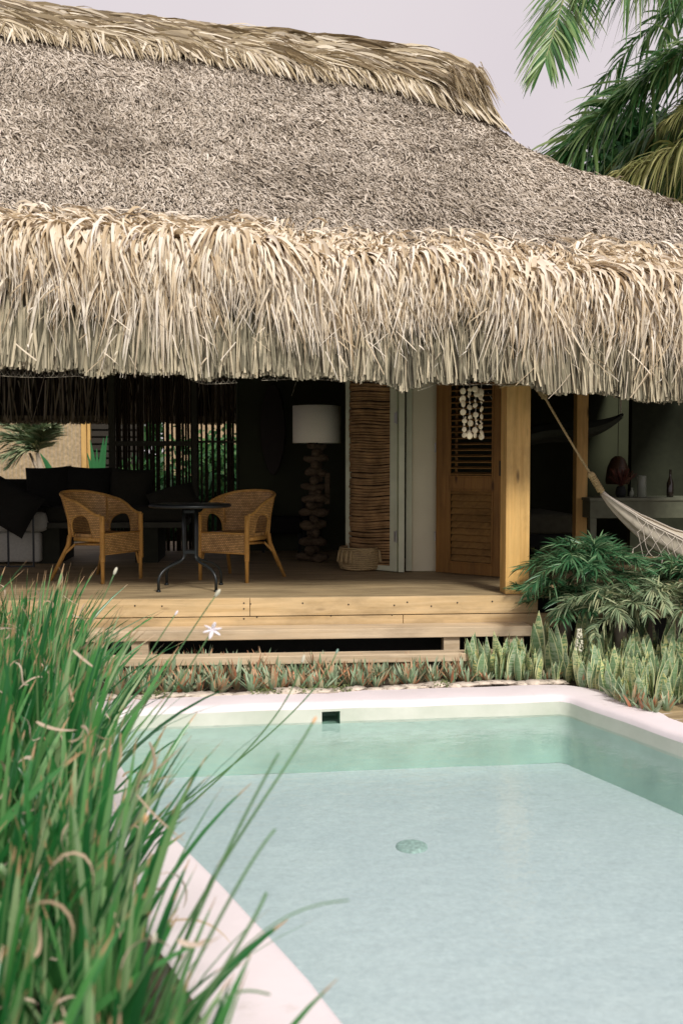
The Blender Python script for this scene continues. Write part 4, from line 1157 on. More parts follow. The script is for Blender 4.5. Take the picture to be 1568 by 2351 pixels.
def desk():
    y0 = 9.5; x0 = P(1353, 1200, y0).x; x1 = x0 + 1.9; z = P(1450, 1143, y0).z
    e = empty('desk', ((x0 + x1) / 2, y0, FLR), 0, 'long sage green desk behind the hammock', 'desk')
    MB().box((x0, y0, z - .03), (x1, y0 + .55, z)).build('tabletop', plain('sage_desk', (.15, .16, .11), .6), e, bevel=.004)
    MB().box((x0 + .01, y0 + .012, z - .20), (x1 - .01, y0 + .5, z - .031)).build('apron', plain('sage_desk_apron', (.12, .13, .085), .6), e, bevel=.003)
    for x, yy in ((x0 + .012, y0 + .013), (x1 - .09, y0 + .013), (x0 + .012, y0 + .45), (x1 - .09, y0 + .45)):
        MB().box((x, yy, FLR), (x + .065, yy + .065, z - .201)).build('leg', bpy.data.materials['sage_desk'], e, bevel=.003)
    mg, t, b = newmat('smoked_glass'); b.inputs['Base Color'].default_value = (.35, .38, .30, 1); b.inputs['Roughness'].default_value = .08; b.inputs['Alpha'].default_value = .55
    def ves(px, prof, label, name, cat, mat=mg):
        p = P(px, 1140, y0 + .2); m = MB(); m.lathe(prof, n=24); o = m.build(name, mat, None, True); o.location = (p.x, y0 + .2, z + .001); tag(o, label, cat)
    ves(1473, [(0, 0), (.042, 0), (.045, .01), (.045, .21), (.043, .215), (.041, .21), (.041, .012), (0, .012)], 'tall clear glass jug on the sage desk', 'glass_jug', 'jug')
    ves(1450, [(0, 0), (.02, 0), (.022, .05), (.012, .07), (.012, .095), (0, .095)], 'tiny bottle beside the glass jug on the desk', 'small_bottle', 'bottle')
    ves(1538, [(0, 0), (.032, 0), (.034, .02), (.033, .14), (.012, .20), (.011, .27), (.014, .275), (0, .275)], 'dark wine bottle at the right of the desk', 'wine_bottle', 'bottle', plain('bottle_glass', (.02, .015, .01), .1, spec=.6))
    # red dried flowers in a low vase
    p = P(1425, 1140, y0 + .25)
    e2 = empty('dried_flower_vase', (p.x, y0 + .25, z + .001), 0, 'dark vase of dried reddish flowers left of the glass jug', 'vase')
    MB().lathe([(0, 0), (.04, 0), (.055, .04), (.04, .10), (.03, .11), (0, .11)], n=20).build('vase', M['black'], e2, True, world=False)
    n = 90; a = U(0, 6.28, n); l = U(.10, .19, n); q = np.linspace(0, 1, 4)[None, :]; sp_ = U(.2, 1, n)[:, None]
    C = np.stack([np.cos(a)[:, None] * sp_ * .16 * q, np.sin(a)[:, None] * sp_ * .12 * q, .10 + l[:, None] * q], -1)
    ribbon_obj('dried_flowers', C, np.ones((n, 1)) * np.array([.002, .002, .005, .006])[None, :], unit(rng.normal(0, 1, (n, 3))), leafmat('dried_red', [(0, (.04, .012, .008)), (1, (.16, .05, .03))], .8, 0), e2, world=False)
    # brown wicker lamp/vase behind
    p = P(1418, 1090, 10.4)
    e3 = empty('wicker_pendant', (p.x, 10.4, p.z), 0, 'brown wicker pendant lamp hanging in the dark room', 'lamp')
    MB().lathe([(.03, .20), (.07, .17), (.11, .08), (.13, -.06), (.12, -.10), (.115, -.06), (.1, .06), (.02, .19)], n=28).build('lamp_shade', weave('pendant_weave', (.12, .06, .02), (.08, .04, .015), (.02, .01, .005), 60, 60, 'Object'), e3, True, world=False)
    MB().tube([(0, 0, .19), (0, 0, 3.1 - p.z)], .004, 5).build('cord', M['cable'], e3, world=False)
desk()

# low bench/daybed behind the post
p = P(1225, 1190, 10.6); q_ = P(1320, 1190, 10.6)
e = empty('daybed', ((p.x + q_.x) / 2, 10.6, FLR), 0, 'low grey daybed in the dark room behind the big post', 'bed')
MB().box((p.x - .25, 10.6, FLR + .28), (q_.x, 11.9, P(1250, 1180, 10.6).z)).build('mattress', plain('daybed_cloth', (.10, .10, .07), .95), e, True, bevel=.04)
MB().box((p.x - .25, 10.62, FLR + .14), (q_.x, 11.88, FLR + .278)).build('base', M['black'], e)
for x in (p.x - .2, q_.x - .1):
    for yy in (10.66, 11.8): MB().box((x, yy, FLR), (x + .06, yy + .06, FLR + .139)).build('leg', M['black'], e)

# ============================================================ HAMMOCKS
def hammock():
    y0 = 8.12
    A = P(1240, 893, DY + .12); K = P(1362, 1098, 7.95)
    e = empty('hammock', (K.x, K.y, K.z), 0, 'cream cotton hammock with netted fringe roped to the big pine post', 'hammock')
    # twisted rope
    m = MB()
    for s in range(3):
        pts = []
        for i in range(90):
            t = i / 89; c = A.lerp(K, t); c.z -= .01 * math.sin(t * 3.14); a = t * 75 + s * 2.094
            pts.append(c + Vector((math.cos(a), 0, math.sin(a))) * .0055)
        m.tube(pts, .0055, 5)
    m.build('rope', M['rope'], e, True)
    m = MB()
    ax = (K - A).normalized(); o1 = ax.orthogonal().normalized(); o2 = ax.cross(o1)
    def coil(c0, L, r, turns, rt):
        pts = [c0 + ax * (L * i / (turns * 10)) + (o1 * math.cos(i * .6283) + o2 * math.sin(i * .6283)) * r for i in range(turns * 10 + 1)]
        m.tube(pts, rt, 6)
    coil(K - ax * .02, .15, .022, 8, .0105)
    m.sphere(K - ax * .03, (.034, .03, .03), 10, 7)
    m.build('knot', M['rope'], e, True)
    m = MB()
    for k in range(6): coil(A - ax * .02 + ax * .018 * k + o1 * .006 * (k % 2), .012, .030 - .002 * k, 1, .010)
    top_ = Vector((px0 + .0975, py_ + .0975, A.z + .03))
    for k in range(4):
        zz = A.z + .02 + k * .022
        m.tube([(px0 - .012, py_ - .012, zz), (px0 + .207, py_ - .012, zz + .004), (px0 + .207, py_ + .207, zz), (px0 - .012, py_ + .207, zz), (px0 - .012, py_ - .012, zz)], .010, 6)
    m.tube([(px0 + .207, py_ - .005, A.z + .04), A + Vector((-.02, 0, .02)), A], .011, 6)
    m.build('lashing', M['rope'], e, True)
    # cloth: gathered at the knot, opening into a sling; symmetric about its middle far to the right
    K2 = K + ax * .13
    Lx = 3.1
    def centre(t):
        x = K2.x + Lx * t
        pxs = [0, .04, .11, .21, .30, .40, .5, .6, .7, .8, .9, 1.0]
        drop = [0, .11, .275, .45, .54, .59, .61, .59, .53, .42, .25, 0.0]
        return Vector((x, K2.y - .12 * math.sin(t * math.pi), K2.z - np.interp(t, pxs, drop)))
    n, w_ = 60, 36; vs, fs = [], []
    for i in range(n + 1):
        t = i / n; c = centre(t); op = math.sin(min(t, 1 - t) / .5 * math.pi / 2) ** .55
        half = .02 + .36 * op; sag = .012 + .24 * op
        for j in range(w_ + 1):
            u = j / w_ * 2 - 1
            fo = (.028 * math.sin(u * 13 + t * 4) + .016 * math.sin(u * 23 + 1)) * (1 - .45 * op) * min(1, t * 12, (1 - t) * 12)
            yy = math.sin(u * 1.25) / math.sin(1.25) * half; zz = (u * u) * sag * 1.15 + fo * .8 - sag * .62
            # near side hangs a little lower than the far side
            vs.append((c.x, c.y - yy * .55 * (-1), c.z + zz + u * .05 * op - .02))
    for i in range(n):
        for j in range(w_): fs.append((i * (w_ + 1) + j, (i + 1) * (w_ + 1) + j, (i + 1) * (w_ + 1) + j + 1, i * (w_ + 1) + j + 1))
    cl = link_mesh('cloth', vs, fs, M['hammock'], e, True)
    so = cl.modifiers.new('t', 'SOLIDIFY'); so.thickness = .004
    V = [Vector(v) for v in vs]
    # cords from knot into the cloth
    m = MB()
    for j in range(0, w_ + 1, 3): m.tube([K + ax * .06 + Vector((0, 0, -.01)), V[2 * (w_ + 1) + j]], .004, 5)
    for j in (0, 1, w_): m.tube([V[i * (w_ + 1) + min(j, w_)] + Vector((0, -.006, .004)) for i in range(n + 1)], .007, 6)
    m.build('edge_cord', M['net'], e, True)
    # net fringe hanging from the near edge
    m = MB(); e0 = [V[i * (w_ + 1)] for i in range(n + 1)]
    def ep(t): 
        f = t * n; i = int(min(f, n - 1)); return e0[i].lerp(e0[i + 1], f - i)
    cols = 36; rows = 4; H = .27
    g = {}
    for k in range(cols + 1):
        t = .075 + .85 * k / cols
        for r in range(rows + 1):
            tt = t + (.5 * .85 / cols if r % 2 else 0)
            b = ep(min(tt, .99)); sc_ = min(1, .35 + 3.5 * k / cols, .35 + 3.5 * (cols - k) / cols)
            droop = H * r / rows * (.95 + .1 * math.sin(k * 1.7)) 
            g[k, r] = b + Vector((.012 * math.sin(k * 2.1 + r), -.02 - .02 * math.sin(r), -.01 - droop - .02 * math.sin(k * .9 + 1) * r / rows))
    for k in range(cols + 1):
        for r in range(rows):
            kk = k if r % 2 == 0 else k + 1
            for k2 in ((k - 1, k) if r % 2 == 0 else (k, k + 1)):
                if (k2, r + 1) in g:
                    a, b = g[k, r], g[k2, r + 1]; mid = (a + b) / 2 + Vector((.004 * math.sin(k * 3 + r), 0, -.006))
                    m.tube([a, mid, b], .0027, 4, False)
    m.build('net_fringe', M['net'], e, True)
    for k in range(0, cols + 1, 3):
        m = MB(); a = g[k, rows]
        for s in range(3): m.tube([a, a + Vector((.006 * (s - 2), .003 * (s % 2), -.05)), a + Vector((.010 * (s - 2) + .004 * math.sin(k), 0, -.12 - .02 * math.sin(k * 5 + s)))], .0026, 4, False)
        m.build('tassel', M['net'], e, True)
    # far end rope, outside the picture
    m = MB(); m.tube([centre(1.0), centre(1.0) + Vector((.9, 0, .75))], .009, 6); m.build('rope', M['rope'], e, True)
hammock()
def grey_hammock():
    y0 = 10.2
    pts = [P(1180, 990, y0), P(1240, 968, y0), P(1300, 970, y0), P(1360, 967, y0), P(1405, 958, y0), P(1425, 950, y0)]
    e = empty('hammock', tuple(pts[-1]), 0, 'dim grey hammock slung high in the dark room', 'hammock')
    m = MB(); vs, fs = [], []; wd = 14
    hs = [.20, .20, .21, .17, .10, .05]
    for p_, h in zip(pts, hs):
        for j in range(wd + 1):
            u = j / wd; vs.append((p_.x + .02 * math.sin(u * 9), y0 - .25 * math.sin(u * math.pi) * (h / .2), p_.z - h * u + .015 * math.sin(u * 16)))
    for i in range(len(pts) - 1):
        for j in range(wd): fs.append((i * (wd + 1) + j, (i + 1) * (wd + 1) + j, (i + 1) * (wd + 1) + j + 1, i * (wd + 1) + j + 1))
    o = link_mesh('cloth', vs, fs, M['hammockgrey'], e, True); o.modifiers.new('s', 'SUBSURF').levels = 1; o.modifiers[0].render_levels = 2
    m = MB()
    for dx in (0, .03): m.tube([pts[-1] + Vector((0, 0, -.02)), P(1420 + dx * 300, 800, y0)], .004, 5)
    m.tube([pts[0] + Vector((0, 0, -.05)), P(1120, 900, y0)], .004, 5)
    m.build('rope', M['net'], e)
grey_hammock()

# ============================================================ SHELL CHIME
def chime():
    Y = 7.62
    top_ = P(1084, 872, Y)
    e = empty('shell_wind_chime', tuple(top_), 0, 'hanging chime of four strings of cream shells in front of the louvred door', 'wind chime')
    m = MB(); m.lathe([(.085, .0), (.088, .006), (.085, .012), (.082, .006), (.085, 0)], (top_.x, Y, top_.z + .06), 24); m.tube([(top_.x, Y, top_.z + .07), (top_.x, Y, top_.z + .5)], .002, 4); m.tube([(top_.x - .086, Y, top_.z + .066), (top_.x, Y, top_.z + .2), (top_.x + .086, Y, top_.z + .066)], .0015, 4)
    m.build('hoop', M['drift'], e, True)
    strands = {1064: (897, 916, 928, 945, 966, 984, 1000) , 1078: (893, 905, 935, 958, 972, 993), 1092: (892, 905, 931, 952, 988, 999), 1105: (897, 912, 940, 955, 978, 992, 1001)}
    extra = (1079, 1004)
    for si, (px, ys) in enumerate(strands.items()):
        off = (-.03, .02, -.015, .03)[si]
        a = P(px, 866, Y + off); b = P(px, max(ys), Y + off)
        st = MB().tube([(a.x, a.y, a.z + .08), (b.x, a.y, b.z - .0)], .0016, 4).build('strand', M['net'], e)
        for py in ys:
            p_ = P(px + random.uniform(-2.5, 2.5), py + random.uniform(-2, 2), Y + off - .004); r = random.uniform(.018, .027)
            mt_ = Matrix.Rotation(random.uniform(-.9, .9), 3, 'Z') @ Matrix.Rotation(random.uniform(-.4, .4), 3, 'X')
            m = MB(); m.sphere(p_, (r, .006, r * random.uniform(.85, 1.15)), 12, 8, .03, mt_); m.build('shell', M['shell'], st, True)
        for py in (908, 918, 925, 960, 967, 974):
            if random.random() < .8:
                p_ = P(px + random.uniform(-4, 4), py + random.uniform(-2, 2), Y + off); mt_ = Matrix.Rotation(random.uniform(-1, 1), 3, 'Y')
                MB().sphere(p_, (.007, .005, .013), 6, 5, .05, mt_).build('shell', M['shell'], st, True)
    p_ = P(1078, 1000, Y - .05)
    stx = MB().tube([(p_.x, Y - .05, p_.z), (p_.x, Y - .05, p_.z + .2)], .0016, 4).build('strand', M['net'], e)
    MB().sphere(p_, (.024, .006, .028), 12, 8, .03).build('shell', M['shell'], stx, True)
chime()

# ============================================================ PLANTS
def frond_geo(pts, leafL, n, wid, droop=.5, up=0.15, spread=1.0, taper=(.55, 1, .95, .6, .25), planes=.35, curl=0.0, seg=5, ang=1.0):
    """pts: rachis control points; returns rachis polyline + leaflet ribbons"""
    P_ = np.array([tuple(p) for p in pts], float); m = len(P_)
    # Catmull-Rom resample
    ts = np.linspace(0, m - 1, 40); out_ = []
    for t in ts:
        i = min(int(t), m - 2); f = t - i
        p0 = P_[max(i - 1, 0)]; p1 = P_[i]; p2 = P_[i + 1]; p3 = P_[min(i + 2, m - 1)]
        out_.append(.5 * ((2 * p1) + (-p0 + p2) * f + (2 * p0 - 5 * p1 + 4 * p2 - p3) * f * f + (-p0 + 3 * p1 - 3 * p2 + p3) * f ** 3))
    R = np.array(out_)
    u = np.linspace(.12, 1, n); u = np.repeat(u, 2) + U(-.006, .006, 2 * n); u = np.clip(u, 0, 1)
    sgn = np.tile([-1.0, 1.0], n)
    idx = u * 39; base = np.stack([np.interp(idx, np.arange(40), R[:, k]) for k in range(3)], -1)
    T = np.gradient(R, axis=0); T = unit(T); tan = unit(np.stack([np.interp(idx, np.arange(40), T[:, k]) for k in range(3)], -1))
    up_ = np.tile(np.array([0, 0, 1.0]), (2 * n, 1)); sd = unit(np.cross(tan, up_)); nrm = unit(np.cross(sd, tan))
    L = leafL * np.interp(u, [0, .25, .55, .8, 1], taper) * U(.85, 1.1, 2 * n)
    al = (ang * (1.15 - .75 * u) + rng.normal(0, .07, 2 * n))[:, None]
    el = (up + rng.normal(0, planes, 2 * n))[:, None]
    d = unit(sd * sgn[:, None] * np.sin(al) * spread + tan * np.cos(al) + nrm * el)
    q = np.linspace(0, 1, seg)[None, :, None]
    C = base[:, None, :] + d[:, None, :] * L[:, None, None] * q
    dr = droop * U(.6, 1.3, 2 * n)
    C[..., 2] -= (L * dr)[:, None] * q[..., 0] ** 2
    C = base[:, None, :] + (C - base[:, None, :]) * (1 - .18 * dr[:, None, None] * q)
    prof_ = np.interp(np.linspace(0, 1, seg), [0, .15, .5, .8, 1], [.55, 1, .95, .6, .08])
    W = (wid * U(.8, 1.15, 2 * n))[:, None] * prof_[None, :]
    side = unit(np.cross(d, nrm) + nrm * rng.normal(0, .45, 2 * n)[:, None])
    return R, C, W, side
def frond(pts, leafL, n, wid, mat, parent, rr=.018, name='frond', rmat=None, **k):
    R, C, W, side = frond_geo(pts, leafL, n, wid, **k)
    o = ribbon_obj(name, C, W, side, mat, parent, fold=.35)
    m = MB(); m.tube([tuple(p) for p in R], list(np.linspace(rr, rr * .2, len(R))), 6); m.build('rachis', rmat or M['rachis'], o, True)
    return o

def palm_tree(label, crown, visible, mat, extra=8, L=3.4, amax=140):
    base = Vector((crown.x, crown.y, 0))
    e = empty('palm_tree', tuple(base), 0, label, 'palm tree', 'palms behind the house')
    m = MB(); H = crown.z - .5
    m.tube([(crown.x + .1 * math.sin(t * 3), crown.y, -.05 + (H + .05) * t) for t in np.linspace(0, 1, 14)], [.22 - .09 * t + (.05 if i == 0 else 0) for i, t in enumerate(np.linspace(0, 1, 14))], 14)
    m.build('trunk', M['trunk'], e, True)
    MB().tube([(crown.x, crown.y, H - .05), (crown.x, crown.y, H + .25), (crown.x, crown.y, H + .6)], [.14, .16, .07], 12).build('crownshaft', plain('crownshaft', (.12, .2, .07), .4), e, True)
    for pts, kw in visible:
        k = dict(leafL=.7, n=90, wid=.02, droop=.5); k.update(kw); mt_ = k.pop('mat', mat)
        frond(pts, mat=mt_, parent=e, **k)
    for i in range(extra):
        a = R_(-60 + (amax + 60) * i / max(1, extra - 1) + random.uniform(-8, 8)); el = random.uniform(.1, 1.0)
        d = Vector((math.cos(a), math.sin(a), 0)); c0 = Vector((crown.x, crown.y, H + .45))
        pts = [c0 + d * (L * t) + Vector((0, 0, el * L * t * 1.0 - (.55 + el * .75) * L * t * t)) for t in (0, .2, .4, .6, .8, 1)]
        frond(pts, .65, 60, .022, mat, e, droop=.7)
def pp(lst): return [Pd(px, py, d) for px, py, d in lst]
cA = Pd(1680, -330, 12.2)
palm_tree('tall palm whose fronds hang into the top right corner of the sky', cA, [
    (pp([(1640, -330, 12.6), (1440, -300, 12.2), (1350, -130, 11.6), (1300, -20, 11.1), (1272, 70, 10.8), (1252, 136, 10.6)]), dict(leafL=.73, n=100, droop=.30, planes=.12, up=-.05, taper=(.9, 1.05, 1.05, .85, .45), ang=.95, wid=.016)),
    (pp([(1660, -330, 12.2), (1620, -250, 11.4), (1540, -140, 11.1), (1450, -70, 10.9), (1345, -45, 10.8)]), dict(leafL=.72, n=84, droop=.8, up=-.3, planes=.25, wid=.016, taper=(1, 1, .95, .85, .6))),
    (pp([(1720, -300, 12.2), (1760, -210, 11.7), (1720, -100, 11.5), (1640, -45, 11.4), (1530, -30, 11.4)]), dict(leafL=.66, n=84, droop=.8, up=-.3, planes=.25, wid=.016)),
], M['palm'], 6, amax=80)
cB = Pd(1860, 40, 13.0)
palm_tree('green feathery palm arching in from the right above the roof slope', cB, [
    (pp([(1840, 20, 13.0), (1700, 55, 12.9), (1560, 130, 12.8), (1440, 222, 12.7), (1345, 305, 12.6), (1290, 375, 12.6)]), dict(leafL=.95, n=175, droop=.45, up=.25, planes=.42, wid=.024, taper=(.8, 1, 1, .9, .7))),
    (pp([(1850, 50, 13.1), (1730, 140, 13.4), (1600, 220, 13.5), (1480, 320, 13.5), (1400, 420, 13.5)]), dict(leafL=.95, n=150, droop=.75, up=.0, planes=.4, wid=.028)),
    (pp([(1840, 0, 12.9), (1720, 30, 12.6), (1600, 95, 12.4), (1500, 165, 12.3), (1430, 225, 12.3)]), dict(leafL=.85, n=120, droop=.4, up=.2, planes=.3, wid=.02)),
    (pp([(1860, 60, 13.1), (1760, 180, 13.5), (1660, 300, 13.7), (1560, 400, 13.7), (1500, 480, 13.7)]), dict(leafL=.9, n=100, droop=.7, planes=.4, wid=.024)),
], M['palm'], 5)
cC = Pd(1900, 210, 12.4)
palm_tree('yellowing palm with drooping straw coloured fronds low at the right edge', cC, [
    (pp([(1890, 230, 12.4), (1760, 240, 12.3), (1640, 290, 12.2), (1530, 350, 12.1), (1440, 395, 12.1), (1380, 425, 12.1)]), dict(leafL=.85, n=170, droop=.75, up=.1, planes=.4, wid=.015)),
    (pp([(1890, 260, 12.4), (1790, 300, 12.2), (1690, 360, 12.1), (1600, 440, 12.0), (1540, 510, 12.0)]), dict(leafL=.8, n=150, droop=.8, up=.0, planes=.4, wid=.015)),
    (pp([(1890, 200, 12.4), (1780, 190, 12.2), (1680, 210, 12.1), (1590, 240, 12.1), (1530, 280, 12.1)]), dict(leafL=.62, n=90, droop=.6, planes=.35, wid=.014)),
    (pp([(1900, 280, 12.5), (1820, 360, 12.6), (1740, 430, 12.6), (1650, 500, 12.6), (1600, 560, 12.6)]), dict(leafL=.7, n=90, droop=.8, planes=.35, wid=.018)),
], M['palmyellow'], 5)

def leafy_tree(name, label, c, rad, nl, mat, leaf=.09, cat='tree', trunk=True, group=None):
    e = empty(name, (c[0], c[1], 0), 0, label, cat, group)
    if trunk:
        m = MB(); m.tube([(c[0], c[1], -.05), (c[0] + .05, c[1], c[2] * .5), (c[0], c[1], c[2])], [.12, .09, .04], 10)
        for k in range(6):
            a = k * 1.05; m.tube([(c[0], c[1], c[2] * .55 + .1 * k), (c[0] + math.cos(a) * rad[0] * .5, c[1] + math.sin(a) * rad[1] * .5, c[2] + .1 * k)], [.04, .012], 6)
        m.build('trunk', M['trunk'], e, True)
    nc = 34; cc = rng.normal(0, 1, (nc, 3)); cc = unit(cc) * (U(.3, 1, nc)[:, None] ** .5) * np.array(rad) + np.array(c)
    k = rng.integers(0, nc, nl); p = cc[k] + rng.normal(0, 1, (nl, 3)) * np.array(rad) * .16
    p[:, 2] = np.maximum(p[:, 2], .05)
    d = unit(rng.normal(0, 1, (nl, 3)) + np.array([0, 0, -.3])); L = U(.7, 1.3, nl)[:, None] * leaf
    C = np.stack([p, p + d * L * .5, p + d * L - np.array([0, 0, .25]) * L], 1)
    W = np.ones((nl, 1)) * np.array([.15, .3, .03])[None, :] * L
    ribbon_obj('crown', C, W, unit(np.cross(d, rng.normal(0, 1, (nl, 3)))), mat, e)
    return e
p = Pd(1500, 400, 15.5)
leafy_tree('tree', 'bright green leafy tree seen through the palm fronds behind the roof', (p.x, p.y, p.z), (1.2, 1.0, 1.0), 14000, M['bush'], .12)
# greenery outside the rear of the house
for i, (px, d, r, h) in enumerate(((330, 16.5, .9, 1.2), (430, 17.5, 1.2, 1.4), (520, 16.8, .8, 1.3), (620, 18, 1.3, 1.6))):
    p = Pd(px, 1060, d)
    leafy_tree('bush', 'garden bush behind the stick screen, ' + ('first', 'second', 'third', 'last')[i] + ' of four from the left', (p.x, p.y, h * .6), (r, .7, h * .75), 4000, M['bush'], .12, 'bush', False, 'bushes behind the stick screen')

p = Cw(-2, 23)
leafy_tree('hedge', 'tall green hedge beyond the garden seen through the open back of the house', (p.x, p.y, 1.7), (9.0, .7, 1.5), 16000, M['bush'], .26, 'hedge', False)
# blind-covered building beyond the rear opening
YB = 19.4
def rear_building():
    a = P(-60, 1040, YB).x; b = P(188, 1040, YB).x; zt = P(100, 945, YB).z
    e = empty('garden_pavilion', ((a + b) / 2, YB + .5, 0), 0, 'neighbouring pavilion with woven bamboo blind seen through the open back', 'pavilion')
    m = MB()
    z = .25
    vs = []
    while z < zt:
        m.box((a, YB + random.uniform(0, .003), z), (b, YB + .008, z + .011)); z += .0135
    bl = m.build('bamboo_blind', plain('bamboo_slats', (.55, .42, .25), .7, var=.35, scale=18), e)
    m = MB(); x = a + .03
    while x < b: m.tube([(x, YB - .004, .25), (x, YB - .004, zt)], .003, 4); x += .075
    m.build('blind_cord', M['net'], bl)
    MB().box((a, YB + .03, .1), (b, YB + .05, zt)).build('panel', plain('pale_panel', (.55, .44, .28), .8), e)
    for px0_, px1_ in ((187, 199), (201, 208)):
        MB().box((P(px0_, 1000, YB).x, YB - .05, 0), (P(px1_, 1000, YB).x, YB + .08, zt + .3)).build('post', M['pinepost'], e, bevel=.004)
    m = MB(); z = .2; x0 = P(209, 1000, YB).x; x1 = P(330, 1000, YB).x
    while z < zt + .3: m.box((x0, YB, z), (x1, YB + .02, z + .10)); z += .135
    m.build('slatted_shutter', plain('dark_slats', (.035, .03, .022), .6), e)
    MB().box((x0, YB + .05, .1), (x1, YB + .07, zt + .3)).build('shutter_backing', plain('dark_backing', (.02, .02, .015), .9), e)
    MB().box((P(360, 1000, 17.5).x, 18.6, 0), (P(760, 1000, 17.5).x, 18.8, 2.6)).build('wall', plain('tan_wall', (.52, .38, .23), .85), e)
    MB().box((P(-500, 900, YB).x, YB - .3, zt + .3), (P(340, 900, YB).x, YB + 2.0, zt + .5)).build('roof', M['thatchbase'], e)
rear_building()
def young_palm():
    b = P(95, 1085, 18.2)
    e = empty('young_palm', (b.x, b.y, 0), 0, 'young fan leaved palm outside the rear opening above the sofa', 'palm')
    c = P(88, 1040, 18.2)
    m = MB(); m.tube([(b.x, b.y, 0), (b.x, b.y, b.z), (c.x - .02, c.y, c.z)], [.09, .06, .03], 10); m.tube([(b.x, b.y, b.z - .1), P(68, 1040, 18.2)], [.04, .02], 8); m.build('trunk', plain('pale_trunk', (.5, .42, .32), .8), e, True)
    for tip in ((-30, 1015), (-10, 1060), (20, 1070), (10, 975), (50, 965), (110, 985), (125, 975), (-50, 990), (85, 960)):
        t = P(tip[0], tip[1], 18.0 + random.uniform(-.3, .3)); mid = (c + t) / 2 + Vector((0, 0, .12))
        frond([c, (c + mid) / 2 + Vector((0, 0, .05)), mid, t], .50, 36, .022, M['cycadpale'], e, rr=.008, droop=.25, planes=.15)
    return e
young_palm()
def broad(px, py, tips, label, Y=17.8):
    b = P(px, py, Y); e = empty('broad_leaf_plant', (b.x, Y, 0), 0, label, 'plant')
    for tx, ty, w_ in tips:
        t = P(tx, ty, Y); q = np.linspace(0, 1, 9); base = Vector((b.x + (t.x - b.x) * .2, Y, 0.0))
        mid = Vector((b.x, Y, b.z))
        C = np.array([[tuple(base * (1 - s) ** 2 + mid * 2 * s * (1 - s) + t * s * s) for s in q]])
        W = np.array([[.01, .012, .02, w_ * .6, w_, w_, w_ * .8, w_ * .5, .005]])
        ribbon_obj('leaf', C, W, np.array([[.8, 0, .55]]) if abs(t.x - b.x) > .25 else np.array([[1.0, .1, 0]]), M['banana'], e, fold=.3)
broad(150, 1120, ((92, 1040, .08), (105, 1078, .05)), 'green plant with one broad leaf slanting across the bamboo blind')
broad(225, 1110, ((207, 1010, .05), (238, 1005, .055), (222, 1030, .04), (200, 1040, .045), (246, 1000, .05)), 'clump of upright broad green leaves beside the dark shutter')

# --- snake plants
def blade_rosette(n, L, W, lean, mat, name, parent, S=8, fold=.3, prof=(.5, .78, .95, 1, .92, .72, .40, .03), bend=.3, r0=.02, seedj=0):
    a = U(0, 6.283, n); ln = U(L[0], L[1], n); le = U(lean[0], lean[1], n)
    d = np.stack([np.cos(a), np.sin(a), np.zeros(n)], -1); q = np.linspace(0, 1, S)[None, :, None]
    b = d * r0 * U(.3, 1, n)[:, None]
    C = b[:, None, :] + d[:, None, :] * (ln * np.sin(le))[:, None, None] * (q + bend * q * q) / (1 + bend)
    C[..., 2] += (ln * np.cos(le))[:, None] * (q[..., 0] - .25 * bend * le[:, None] * q[..., 0] ** 2)
    Wd = U(W[0], W[1], n)[:, None] * np.array(prof)[None, :]
    tw = U(-.5, .5, n)[:, None]
    side = unit(np.stack([-np.sin(a), np.cos(a), np.zeros(n)], -1) + d * tw)
    return ribbon_obj(name, C, Wd, side, mat, parent, fold=fold, world=False)
random.seed(21)
snakes = []
for k in range(5):
    o = blade_rosette(random.choice((4, 5, 5, 6)), (.22, .40), (.034, .048), (.02, .28), M['snake'], 'snake_plant', None)
    o.location = (0, 0, -50); snakes.append(o)
def place_variants(protos, spots, label_fn, cat, group, smin=.85, smax=1.15):
    used = set()
    for i, (x, y, s) in enumerate(spots):
        k = random.randrange(len(protos))
        if k not in used: o = protos[k]; used.add(k)
        else: o = protos[k].copy(); col.objects.link(o)
        o.location = (x, y, -.02); o.rotation_euler = (0, 0, random.uniform(0, 6.28)); sc_ = s * random.uniform(smin, smax); o.scale = (sc_, sc_, sc_)
        tag(o, label_fn(x, y), cat, group)
    for k, o in enumerate(protos):
        if k not in used: bpy.data.objects.remove(o)
spots = []
def along(pa, pb, n, j=.05):
    for i in range(n):
        t = (i + random.random()) / n; p = pa.lerp(pb, t); yield p.x + random.uniform(-j, j), p.y + random.uniform(-j, j)
# front line of the bed follows the pool rim
fr = [Pz(1085, 1562, 0), Pz(1200, 1562, 0), Pz(1320, 1570, 0), Pz(1390, 1592, 0), Pz(1480, 1620, 0), Pz(1600, 1628, 0)]
bk = [Pz(1080, 1546, 0), Pz(1200, 1542, 0), Pz(1330, 1535, 0), Pz(1420, 1538, 0), Pz(1500, 1550, 0), Pz(1620, 1560, 0)]
for r in np.linspace(0, 1, 6):
    for i in range(5):
        a = fr[i].lerp(bk[i], r); b = fr[i + 1].lerp(bk[i + 1], r)
        for x, y in along(a, b, 4 if i > 1 else 2, .035): spots.append((x, y, .76 + .38 * r if i > 0 else .76 + .22 * r))
place_variants(snakes, spots, lambda x, y: 'upright snake plant with banded grey green leaves and yellow edges by the pool rim', 'snake plant', 'snake plants massed at the right of the border')

